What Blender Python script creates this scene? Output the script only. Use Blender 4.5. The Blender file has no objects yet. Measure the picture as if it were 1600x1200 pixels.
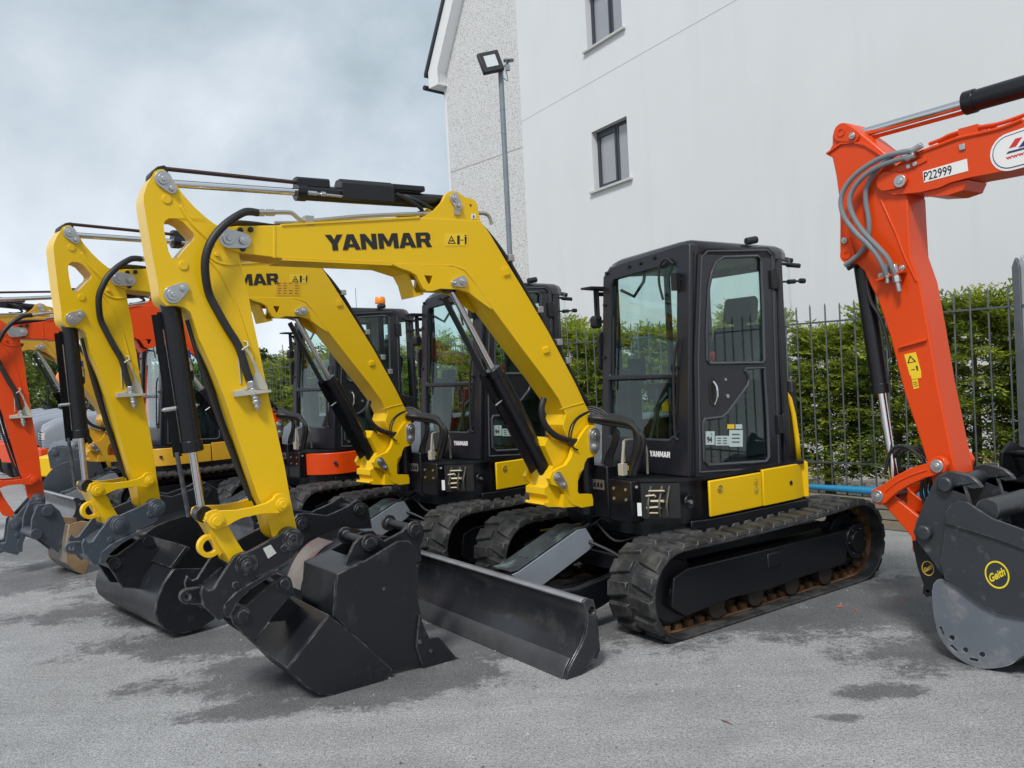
import bpy, bmesh, math, random
from mathutils import Vector, Matrix
from mathutils.geometry import tessellate_polygon
random.seed(7)
R = math.radians
C = bpy.context.scene.collection
S = bpy.context.scene

# ------------------------------------------------------------------ camera
F_PX, PITCH, ROLL, EYE = 1304.6, -.014, -.0508, 1.723
FW = Vector((0, math.cos(PITCH), math.sin(PITCH)))
_up = Vector((0, -math.sin(PITCH), math.cos(PITCH)))
_rt = Vector((1, 0, 0))
RT = _rt * math.cos(ROLL) + _up * math.sin(ROLL)
UP = -_rt * math.sin(ROLL) + _up * math.cos(ROLL)
cd = bpy.data.cameras.new('camera'); cam = bpy.data.objects.new('camera', cd); C.objects.link(cam)
cd.sensor_width = 36; cd.lens = F_PX / 1600 * 36; cd.clip_start = .05; cd.clip_end = 3000
m3 = Matrix((RT, UP, -FW)).transposed()
cam.matrix_world = Matrix.Translation((0, 0, EYE)) @ m3.to_4x4()
S.camera = cam

class Frame:
    """a machine's own axes: x forward, y to its left, z up; at() measures a point of the photo on one of its planes"""
    def __init__(s, ox, oy, th): s.o = (ox, oy); s.th = th; s.c = math.cos(th); s.s = math.sin(th)
    def at(s, u, v, ax, val):
        d = FW + RT * ((u - 800) / F_PX) + UP * ((600 - v) / F_PX)
        ex, ey = -s.o[0], -s.o[1]
        P = (ex * s.c + ey * s.s, -ex * s.s + ey * s.c, EYE)
        D = (d.x * s.c + d.y * s.s, -d.x * s.s + d.y * s.c, d.z)
        t = (val - P[ax]) / D[ax]
        return tuple(P[i] + t * D[i] for i in range(3))
    def xz(s, pts, y): return [(lambda q: (q[0], q[2]))(s.at(u, v, 1, y)) for u, v in pts]
    def yz(s, pts, x): return [(lambda q: (q[1], q[2]))(s.at(u, v, 0, x)) for u, v in pts]
    def w(s, x, y): return (s.o[0] + x * s.c - y * s.s, s.o[1] + x * s.s + y * s.c)

MAIN = Frame(1.2441, 6.5605, 3.7616)
SEC = Frame(-.365, 8.395, 3.899)
RED = Frame(-2.141, 10.382, 3.943)
AMB = Frame(-4.95, 12.49, 3.889)
RGT = Frame(4.33, 2.145, 2.18)

# ------------------------------------------------------------------ materials
def mat(name, col, rough=.5, metal=0, coat=0, var=0, vscale=8, bump=0, bscale=60, spec=.5, dirt=None, dirtamt=.3, dscale=5):
    m = bpy.data.materials.new(name); m.use_nodes = True
    nt = m.node_tree; b = nt.nodes['Principled BSDF']
    b.inputs['Base Color'].default_value = (*col, 1); b.inputs['Roughness'].default_value = rough
    b.inputs['Metallic'].default_value = metal; b.inputs['Coat Weight'].default_value = coat
    b.inputs['Coat Roughness'].default_value = .12; b.inputs['Specular IOR Level'].default_value = spec
    tc = nt.nodes.new('ShaderNodeTexCoord')
    if var or dirt:
        n = nt.nodes.new('ShaderNodeTexNoise'); n.inputs['Scale'].default_value = vscale; n.inputs['Detail'].default_value = 6
        nt.links.new(tc.outputs['Object'], n.inputs['Vector'])
        mx = nt.nodes.new('ShaderNodeMix'); mx.data_type = 'RGBA'
        mx.inputs['A'].default_value = (*[c * (1 - var) for c in col], 1); mx.inputs['B'].default_value = (*[min(1, c * (1 + var)) for c in col], 1)
        nt.links.new(n.outputs['Fac'], mx.inputs['Factor'])
        out = mx.outputs['Result']
        if dirt:
            n2 = nt.nodes.new('ShaderNodeTexNoise'); n2.inputs['Scale'].default_value = dscale; n2.inputs['Detail'].default_value = 9; n2.inputs['Roughness'].default_value = .7
            nt.links.new(tc.outputs['Object'], n2.inputs['Vector'])
            r = nt.nodes.new('ShaderNodeMapRange'); r.inputs['From Min'].default_value = .62 - dirtamt * .3; r.inputs['From Max'].default_value = .75
            nt.links.new(n2.outputs['Fac'], r.inputs['Value'])
            m2 = nt.nodes.new('ShaderNodeMix'); m2.data_type = 'RGBA'; nt.links.new(r.outputs['Result'], m2.inputs['Factor'])
            nt.links.new(out, m2.inputs['A']); m2.inputs['B'].default_value = (*dirt, 1); out = m2.outputs['Result']
        nt.links.new(out, b.inputs['Base Color'])
        rr = nt.nodes.new('ShaderNodeMapRange'); rr.inputs['To Min'].default_value = max(.03, rough - .08); rr.inputs['To Max'].default_value = min(1, rough + .12)
        nt.links.new(n.outputs['Fac'], rr.inputs['Value']); nt.links.new(rr.outputs['Result'], b.inputs['Roughness'])
    if bump:
        n = nt.nodes.new('ShaderNodeTexNoise'); n.inputs['Scale'].default_value = bscale; n.inputs['Detail'].default_value = 4
        nt.links.new(tc.outputs['Object'], n.inputs['Vector'])
        bp = nt.nodes.new('ShaderNodeBump'); bp.inputs['Strength'].default_value = bump; bp.inputs['Distance'].default_value = .01
        nt.links.new(n.outputs['Fac'], bp.inputs['Height']); nt.links.new(bp.outputs['Normal'], b.inputs['Normal'])
    return m

def wear(m, amt=.5, col=(.3, .31, .33), rad=.012):
    nt = m.node_tree; b = nt.nodes['Principled BSDF']; N = nt.nodes.new; Lk = nt.links.new
    bv = N('ShaderNodeBevel'); bv.samples = 3; bv.inputs['Radius'].default_value = rad; g = N('ShaderNodeNewGeometry')
    d = N('ShaderNodeVectorMath'); d.operation = 'DOT_PRODUCT'; Lk(bv.outputs[0], d.inputs[0]); Lk(g.outputs['Normal'], d.inputs[1])
    r = N('ShaderNodeMapRange'); r.inputs['From Min'].default_value = .97; r.inputs['From Max'].default_value = .8; Lk(d.outputs['Value'], r.inputs['Value'])
    n = N('ShaderNodeTexNoise'); n.inputs['Scale'].default_value = 22; n.inputs['Detail'].default_value = 6; tc = N('ShaderNodeTexCoord'); Lk(tc.outputs['Object'], n.inputs['Vector'])
    r2 = N('ShaderNodeMapRange'); r2.inputs['From Min'].default_value = .42; r2.inputs['From Max'].default_value = .62; r2.inputs['To Max'].default_value = amt; Lk(n.outputs['Fac'], r2.inputs['Value'])
    mu = N('ShaderNodeMath'); mu.operation = 'MULTIPLY'; Lk(r.outputs[0], mu.inputs[0]); Lk(r2.outputs[0], mu.inputs[1])
    sk = b.inputs['Base Color']; mx = N('ShaderNodeMix'); mx.data_type = 'RGBA'; Lk(mu.outputs[0], mx.inputs['Factor'])
    if sk.is_linked: Lk(sk.links[0].from_socket, mx.inputs['A'])
    else: mx.inputs['A'].default_value = sk.default_value
    mx.inputs['B'].default_value = (*col, 1); Lk(mx.outputs['Result'], sk); return m

def glass(name, tint, refl=1.0):
    m = bpy.data.materials.new(name); m.use_nodes = True; nt = m.node_tree
    for n in list(nt.nodes):
        if n.type != 'OUTPUT_MATERIAL': nt.nodes.remove(n)
    out = nt.nodes['Material Output']
    t = nt.nodes.new('ShaderNodeBsdfTransparent'); t.inputs['Color'].default_value = (*tint, 1)
    g = nt.nodes.new('ShaderNodeBsdfGlossy'); g.inputs['Roughness'].default_value = .02; g.inputs['Color'].default_value = (refl,) * 3 + (1,)
    f = nt.nodes.new('ShaderNodeLayerWeight'); f.inputs['Blend'].default_value = .5
    pw = nt.nodes.new('ShaderNodeMath'); pw.operation = 'POWER'; pw.inputs[1].default_value = 4
    ad = nt.nodes.new('ShaderNodeMath'); ad.operation = 'MULTIPLY_ADD'; ad.inputs[1].default_value = .8; ad.inputs[2].default_value = .035
    nt.links.new(f.outputs['Facing'], pw.inputs[0]); nt.links.new(pw.outputs[0], ad.inputs[0])
    x = nt.nodes.new('ShaderNodeMixShader'); nt.links.new(ad.outputs[0], x.inputs[0]); nt.links.new(t.outputs[0], x.inputs[1]); nt.links.new(g.outputs[0], x.inputs[2])
    nt.links.new(x.outputs[0], out.inputs[0]); return m

YEL = mat('yellow_paint', (.76, .475, .004), .3, spec=.35, coat=.12, var=.03, vscale=3, bump=.02, bscale=14)
AMBER = mat('amber_paint', (.62, .34, .02), .4, coat=.2, var=.04, vscale=3)
ORG = mat('orange_red_paint', (.66, .056, .002), .36, spec=.35, coat=.1, var=.03, vscale=3, bump=.02, bscale=14)
BLK = mat('black_paint', (.006, .0065, .009), .3, spec=.4, coat=.12, var=.15, vscale=5, bump=.015, bscale=20)
CABM = mat('cab_paint', (.012, .0125, .018), .3, spec=.45, coat=.2, var=.12, vscale=5)
STEEL = mat('bucket_paint', (.011, .0125, .016), .34, spec=.4, coat=.1, var=.3, vscale=4, bump=.08, bscale=25, dirt=(.035, .037, .042), dirtamt=.15, dscale=9)
GREYB = mat('blue_grey_paint', (.05, .062, .08), .42, coat=.1, var=.2, vscale=5, bump=.06, bscale=25, dirt=(.14, .14, .14), dirtamt=.1, dscale=9)
DGREY = mat('dark_grey_paint', (.027, .031, .037), .42, coat=.08, var=.2, vscale=5, bump=.06, bscale=25, dirt=(.16, .16, .155), dirtamt=.12, dscale=9)
LGREY = mat('worn_grey_paint', (.12, .135, .16), .45, var=.2, vscale=4, dirt=(.24, .24, .24), dirtamt=.3, dscale=8)
BLADEM = mat('blade_paint', (.04, .042, .05), .25, metal=.5, coat=.2, var=.5, vscale=3, bump=.05, bscale=30, dirt=(.1, .1, .1), dirtamt=.3, dscale=4)
RUB = mat('track_rubber', (.015, .0155, .017), .5, var=.3, vscale=10, bump=.25, bscale=45, dirt=(.09, .088, .084), dirtamt=.6, dscale=6)
RUBD = mat('inner_rubber', (.02, .02, .021), .7, var=.2)
RUST = mat('rusty_steel', (.13, .065, .028), .85, var=.5, vscale=18, bump=.3, dirt=(.07, .04, .02), dirtamt=.5, dscale=25)
RUSTB = mat('muddy_steel', (.3, .2, .11), .7, var=.4, vscale=5, bump=.3, dirt=(.12, .055, .02), dirtamt=.6, dscale=4)
CHR = mat('chromed_rod', (.72, .72, .73), .1, metal=1)
ZINC = mat('zinc_plate', (.5, .5, .5), .32, metal=.85, var=.15, vscale=20)
CREAM = mat('bare_bracket', (.52, .5, .42), .45, metal=.3, var=.1)
TRIM = mat('seal_highlight', (.05, .053, .065), .25, coat=.3)  # lighter than the cab paint: highlight on the door seal edges painted in
for _m in (STEEL, DGREY, GREYB, BLADEM): wear(_m, .6)
wear(YEL, .25, (.5, .42, .2), .01)
wear(RUB, .5, (.1, .1, .1), .012)
wear(LGREY, .6, (.4, .41, .42))
HOSE = mat('hose_rubber', (.014, .0145, .016), .5, bump=.15, bscale=120)
GHOSE = mat('grey_hose', (.17, .19, .21), .35, coat=.2)
PLAS = mat('black_plastic', (.01, .01, .012), .55, bump=.05)
SEATM = mat('seat_cloth', (.03, .032, .036), .85)
SILV = mat('silver_guard', (.4, .44, .5), .3, metal=.4, var=.15, vscale=6, dirt=(.15, .2, .2), dirtamt=.2)
GUARDT = mat('scuffed_guard', (.035, .04, .045), .3, coat=.3, var=.4, dirt=(.2, .27, .27), dirtamt=.35, dscale=7)
WHT = mat('white_label', (.75, .75, .73), .5)
INK = mat('black_ink', (.012, .012, .012), .45)
WINK = mat('white_lettering', (.8, .8, .8), .5)
YLAB = mat('yellow_label', (.8, .55, .02), .45)
REDP = mat('red_mark', (.6, .02, .03), .45)
BLUEP = mat('navy_mark', (.02, .03, .14), .45)
BLUEC = mat('blue_cap', (.01, .09, .5), .4)
TAPE = mat('tape_wrap', (.2, .18, .165), .55, var=.25, vscale=9, dirt=(.25, .05, .05), dirtamt=.6, dscale=5)
TEAL = mat('pale_sticker', (.5, .62, .6), .5)
GLS = glass('cab_glass', (.82, .945, .93))
GLSC = glass('clear_glass', (.96, .985, .98))
ORB = mat('orange_lens', (.9, .25, .01), .25, coat=.4)

# ------------------------------------------------------------------ mesh builder
SIB = {}
class MB:
    def __init__(s): s.v = []; s.f = []; s.m = []; s.mi = 0
    def add(s, vs, fs):
        o = len(s.v); s.v += [tuple(p) for p in vs]; s.f += [tuple(i + o for i in f) for f in fs]; s.m += [s.mi] * len(fs); return s
    def box(s, a, b):
        x0, y0, z0 = a; x1, y1, z1 = b
        return s.add([(x0, y0, z0), (x1, y0, z0), (x1, y1, z0), (x0, y1, z0), (x0, y0, z1), (x1, y0, z1), (x1, y1, z1), (x0, y1, z1)],
                     [(0, 3, 2, 1), (4, 5, 6, 7), (0, 1, 5, 4), (1, 2, 6, 5), (2, 3, 7, 6), (3, 0, 4, 7)])
    def prism(s, pts, ax, a, b, holes=()):
        """polygon pts extruded along axis ax ('x': (y,z), 'y': (x,z), 'z': (x,y)) from a to b, with holes"""
        loops = [list(pts)] + [list(h) for h in holes]
        def P(q, t): return {'x': (t, q[0], q[1]), 'y': (q[0], t, q[1]), 'z': (q[0], q[1], t)}[ax]
        flat = [q for l in loops for q in l]; n = len(flat)
        vs = [P(q, a) for q in flat] + [P(q, b) for q in flat]
        if holes or len(pts) > 4: tris = tessellate_polygon([[Vector((q[0], q[1], 0)) for q in l] for l in loops])
        else: tris = [tuple(range(len(pts)))]
        fs = [tuple(t) for t in tris] + [tuple(reversed([i + n for i in t])) for t in tris]
        o = 0
        for l in loops:
            k = len(l)
            for i in range(k): j = (i + 1) % k; fs.append((o + i, o + j, o + j + n, o + i + n))
            o += k
        return s.add(vs, fs)
    def strip(s, path, th, a, b, ax='y'):
        """thin sheet following a 2D path, extruded a..b"""
        n = len(path); off = []
        for i in range(n):
            p, q = path[max(i - 1, 0)], path[min(i + 1, n - 1)]
            dx, dy = q[0] - p[0], q[1] - p[1]; l = math.hypot(dx, dy) or 1
            off.append((path[i][0] - dy / l * th, path[i][1] + dx / l * th))
        def P(q, t): return {'x': (t, q[0], q[1]), 'y': (q[0], t, q[1]), 'z': (q[0], q[1], t)}[ax]
        vs = [P(q, t) for t in (a, b) for q in list(path) + off]; fs = []
        for i in range(n - 1):
            fs += [(i, i + 1, i + 1 + 2 * n, i + 2 * n), (n + i + 1, n + i, 3 * n + i, 3 * n + i + 1), (i + 1, i, n + i, n + i + 1), (2 * n + i, 2 * n + i + 1, 3 * n + i + 1, 3 * n + i)]
        fs += [(0, 2 * n, 3 * n, n), (n - 1, 2 * n - 1, 4 * n - 1, 3 * n - 1)]
        return s.add(vs, fs)
    def tube(s, path, r, k=10, cap=True, rs=None):
        P = [Vector(p) for p in path]; n = len(P); vs = []; fs = []
        t0 = (P[1] - P[0]).normalized(); a = Vector((0, 0, 1)) if abs(t0.z) < .9 else Vector((1, 0, 0)); u = t0.cross(a).normalized()
        for i in range(n):
            t = (P[min(i + 1, n - 1)] - P[max(i - 1, 0)]).normalized()
            u = (u - t * u.dot(t)); u = u.normalized() if u.length > 1e-6 else t.orthogonal().normalized(); w = t.cross(u)
            rr = rs[i] if rs else r
            for j in range(k):
                an = 2 * math.pi * j / k; vs.append(P[i] + u * (rr * math.cos(an)) + w * (rr * math.sin(an)))
        for i in range(n - 1):
            for j in range(k): j2 = (j + 1) % k; fs.append((i * k + j, i * k + j2, (i + 1) * k + j2, (i + 1) * k + j))
        if cap: fs += [tuple(reversed(range(k))), tuple(range((n - 1) * k, n * k))]
        return s.add(vs, fs)
    def cyl(s, p, q, r, k=20): return s.tube([p, q], r, k)
    def disc(s, x, z, r, y0, y1, k=20): return s.cyl((x, y0, z), (x, y1, z), r, k)
    def lathe(s, prof, k=24, c=(0, 0, 0), ax='z'):
        vs = []; fs = []; n = len(prof)
        for r, h in prof:
            for j in range(k):
                a = 2 * math.pi * j / k; x, y = r * math.cos(a), r * math.sin(a)
                vs.append({'z': (c[0] + x, c[1] + y, c[2] + h), 'y': (c[0] + x, c[1] + h, c[2] + y), 'x': (c[0] + h, c[1] + x, c[2] + y)}[ax])
        for i in range(n - 1):
            for j in range(k): j2 = (j + 1) % k; fs.append((i * k + j, i * k + j2, (i + 1) * k + j2, (i + 1) * k + j))
        fs += [tuple(reversed(range(k))), tuple(range((n - 1) * k, n * k))]
        return s.add(vs, fs)
    def shell(s, path, th, a, b):
        """strip lying inside the closed outline that path follows"""
        cx = sum(p[0] for p in path) / len(path); cz = sum(p[1] for p in path) / len(path); i = len(path) // 2
        dx, dz = path[i][0] - path[i - 1][0], path[i][1] - path[i - 1][1]; mx, mz = (path[i][0] + path[i - 1][0]) / 2, (path[i][1] + path[i - 1][1]) / 2
        if (-dz) * (cx - mx) + dx * (cz - mz) < 0: th = -th
        return s.strip(path, th, a, b)
    def sub(s, fn):
        s.v = [fn(p) for p in s.v]; return s
    def pieces(s):
        """groups of faces that lie apart from one another"""
        n = len(s.v); par = list(range(n))
        def fd(a):
            while par[a] != a: par[a] = par[par[a]]; a = par[a]
            return a
        for f in s.f:
            r = fd(f[0])
            for i in f[1:]: par[fd(i)] = r
        isl = {}
        for i, f in enumerate(s.f): isl.setdefault(fd(f[0]), []).append(i)
        L = list(isl.values())
        if len(L) < 2 or len(L) > 160: return [range(len(s.f))]
        bb = []
        for g in L:
            P = [s.v[i] for k in g for i in s.f[k]]; bb.append(([min(p[a] for p in P) for a in range(3)], [max(p[a] for p in P) for a in range(3)]))
        sz = [max(h[a] - l[a] for a in range(3)) for l, h in bb]; grp = list(range(len(L)))
        def f2(a):
            while grp[a] != a: a = grp[a]
            return a
        for i in range(len(L)):
            for j in range(i):
                g = math.sqrt(sum(max(0, bb[i][0][a] - bb[j][1][a], bb[j][0][a] - bb[i][1][a]) ** 2 for a in range(3)))
                if g <= max(.02, .5 * max(sz[i], sz[j])) * 1.001: grp[f2(i)] = f2(j)
        out = {}
        for i, g in enumerate(L): out.setdefault(f2(i), []).extend(g)
        return list(out.values())
    def build(s, name, mats, parent=None, bevel=0, smooth=True, seg=2, ang=35):
        if parent is not None:
            pc = s.pieces()
            if 1 < len(pc) <= 60:
                first = None; sib = []
                for g in pc:
                    q = MB(); idx = {}
                    for k in g:
                        f = []
                        for i in s.f[k]:
                            if i not in idx: idx[i] = len(q.v); q.v.append(s.v[i])
                            f.append(idx[i])
                        q.f.append(tuple(f)); q.m.append(s.m[k])
                    sib.append(q._build(name, mats, parent, bevel, smooth, seg, ang))
                SIB[sib[0].name] = sib[1:]
                return sib[0]
        return s._build(name, mats, parent, bevel, smooth, seg, ang)
    def _build(s, name, mats, parent=None, bevel=0, smooth=True, seg=2, ang=35):
        me = bpy.data.meshes.new(name); me.from_pydata(s.v, [], s.f)
        mats = mats if isinstance(mats, (list, tuple)) else [mats]
        for m in mats: me.materials.append(m)
        me.polygons.foreach_set('material_index', [min(i, len(mats) - 1) for i in s.m])
        bm = bmesh.new(); bm.from_mesh(me); bmesh.ops.recalc_face_normals(bm, faces=bm.faces); bm.to_mesh(me); bm.free()
        if smooth:
            me.polygons.foreach_set('use_smooth', [True] * len(me.polygons)); me.set_sharp_from_angle(angle=R(ang))
        o = bpy.data.objects.new(name, me); C.objects.link(o)
        if parent: o.parent = parent
        if bevel:
            b = o.modifiers.new('bevel', 'BEVEL'); b.width = bevel; b.segments = seg; b.limit_method = 'ANGLE'; b.angle_limit = R(40); b.harden_normals = False
        return o

def tag(o, label, cat, group=None, kind=None):
    if label: o['label'] = label
    if cat: o['category'] = cat
    if group: o['group'] = group
    if kind: o['kind'] = kind
    return o
def empty(name, label, cat, loc=(0, 0, 0), rz=0, group=None):
    o = bpy.data.objects.new(name, None); C.objects.link(o); o.location = loc; o.rotation_euler = (0, 0, rz); o.empty_display_size = .2
    return tag(o, label, cat, group)

def circ(cx, cz, r, n=20, a0=0, a1=360):
    full = abs(a1 - a0) >= 360
    m = n if full else n + 1
    return [(cx + r * math.cos(R(a0 + (a1 - a0) * i / n)), cz + r * math.sin(R(a0 + (a1 - a0) * i / n))) for i in range(m)]
def hull(cs, n=24):
    pts = [q for (x, z, r) in cs for q in circ(x, z, r, n)]
    pts = sorted(set((round(a, 5), round(b, 5)) for a, b in pts))
    def half(ps):
        h = []
        for p in ps:
            while len(h) >= 2 and (h[-1][0] - h[-2][0]) * (p[1] - h[-2][1]) - (h[-1][1] - h[-2][1]) * (p[0] - h[-2][0]) <= 0: h.pop()
            h.append(p)
        return h
    a = half(pts); b = half(pts[::-1]); return a[:-1] + b[:-1]
def spline(pts, n=6):
    out = []; k = len(pts)
    for i in range(k - 1):
        p0, p1, p2, p3 = pts[max(i - 1, 0)], pts[i], pts[i + 1], pts[min(i + 2, k - 1)]
        for j in range(n):
            t = j / n
            out.append(tuple(.5 * (2 * p1[d] + (p2[d] - p0[d]) * t + (2 * p0[d] - 5 * p1[d] + 4 * p2[d] - p3[d]) * t * t + (3 * p1[d] - p0[d] - 3 * p2[d] + p3[d]) * t ** 3) for d in range(len(p1))))
    out.append(tuple(pts[-1])); return out
def rot2(p, c, a):
    x, z = p[0] - c[0], p[1] - c[1]; return (c[0] + x * math.cos(a) - z * math.sin(a), c[1] + x * math.sin(a) + z * math.cos(a))

# lettering ---------------------------------------------------------
LET = {
 'Y': (1, [(0, 1), (.34, 1), (.5, .68), (.66, 1), (1, 1), (.66, .42), (.66, 0), (.34, 0), (.34, .42)], None),
 'A': (1.06, [(0, 0), (.34, 1), (.72, 1), (1.06, 0), (.75, 0), (.69, .17), (.37, .17), (.31, 0)], [(.43, .37), (.63, .37), (.53, .7)]),
 'N': (.95, [(0, 0), (0, 1), (.31, 1), (.66, .46), (.66, 1), (.95, 1), (.95, 0), (.65, 0), (.29, .56), (.29, 0)], None),
 'M': (1.2, [(0, 0), (0, 1), (.35, 1), (.6, .48), (.85, 1), (1.2, 1), (1.2, 0), (.9, 0), (.9, .6), (.7, .15), (.5, .15), (.3, .6), (.3, 0)], None),
 'R': (.98, [(0, 0), (0, 1), (.78, 1), (.93, .87), (.93, .54), (.8, .42), (.98, 0), (.65, 0), (.5, .36), (.31, .36), (.31, 0)], [(.31, .58), (.31, .79), (.6, .79), (.63, .69), (.6, .58)])}
def yanmar(to3, mb):
    """to3(u,v) maps 0..1 x 0..1 to a 3D point"""
    gap = {'Y': -.1, 'A': .03, 'N': .1, 'M': .03, 'R': 0}; w = sum(LET[c][0] + gap[c] for c in 'YANMAR'); x = 0
    for c in 'YANMAR':
        lw, o, h = LET[c]; loops = [o] + ([h] if h else [])
        flat = [q for l in loops for q in l]
        tr = tessellate_polygon([[Vector((q[0], q[1], 0)) for q in l] for l in loops])
        mb.add([to3((x + q[0]) / w, q[1]) for q in flat], [tuple(t) for t in tr]); x += lw + gap[c]
_tc = {}
def text(s, to3, mb, bold=.02):
    if s not in _tc:
        cu = bpy.data.curves.new('t', 'FONT'); cu.body = s; cu.size = 1; cu.offset = bold; cu.resolution_u = 3
        o = bpy.data.objects.new('t', cu); C.objects.link(o)
        me = bpy.data.meshes.new_from_object(o.evaluated_get(bpy.context.evaluated_depsgraph_get()))
        vs = [(v.co.x, v.co.y) for v in me.vertices]; fs = [tuple(p.vertices) for p in me.polygons]
        bpy.data.objects.remove(o); bpy.data.curves.remove(cu); bpy.data.meshes.remove(me)
        x0 = min(v[0] for v in vs); x1 = max(v[0] for v in vs); y0 = min(v[1] for v in vs); y1 = max(v[1] for v in vs)
        _tc[s] = ([((a - x0) / (x1 - x0), (b - y0) / (y1 - y0)) for a, b in vs], fs)
    vs, fs = _tc[s]; mb.add([to3(a, b) for a, b in vs], fs)
def aff(o, r, u, y):
    """affine map on a plane y = const from bottom-left, bottom-right, top-left (x,z)"""
    return lambda a, b: (o[0] + a * (r[0] - o[0]) + b * (u[0] - o[0]), y, o[1] + a * (r[1] - o[1]) + b * (u[1] - o[1]))

T = lambda pts, y=.11: MAIN.xz(pts, y)
# pins of the arm, measured on the front machine
PK = T([(356, 373)])[0]; PF = T([(927, 683)])[0]

def pinplate(mb, cs, y0, y1, k=24):
    mb.prism(hull(cs, k), 'y', y0, y1)
    s = 1 if y1 > y0 else -1
    for i, (x, z, r) in enumerate(cs):
        mb.disc(x, z, r * (.66 if i == 0 else .55), y1, y1 + s * (.012 if i == 0 else .016), 24 if i == 0 else 6 if r < .03 else 12)
        mb.disc(x, z, r * .3, y1 + s * .012, y1 + s * .02, 10)

def rodcyl(parent, name, p, q, rb, rr, split, y=0, mb=None, rodmat=None):
    """hydraulic cylinder: barrel from q towards p, rod from p; p,q are (x,z)"""
    s = (p[0] + (q[0] - p[0]) * split, p[1] + (q[1] - p[1]) * split)
    P3 = lambda a: (a[0], y, a[1])
    b = MB(); b.cyl(P3(s), P3(q), rb, 24); d = Vector(P3(q)) - Vector(P3(s)); d.normalize()
    b.cyl(Vector(P3(s)) - d * .01, Vector(P3(s)) + d * .05, rb * 1.12, 24)
    b.cyl((q[0], y - rb * 1.1, q[1]), (q[0], y + rb * 1.1, q[1]), rb * .95, 20)
    o = b.build(name, BLK, parent, .003)
    r = MB(); r.cyl(P3(p), P3(s), rr, 20); r.build('rod', CHR, o)
    r = MB(); r.cyl((p[0], y - rb, p[1]), (p[0], y + rb, p[1]), rb * .85, 20); r.build('rod_eye', BLK, o, .003)
    return o

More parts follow.
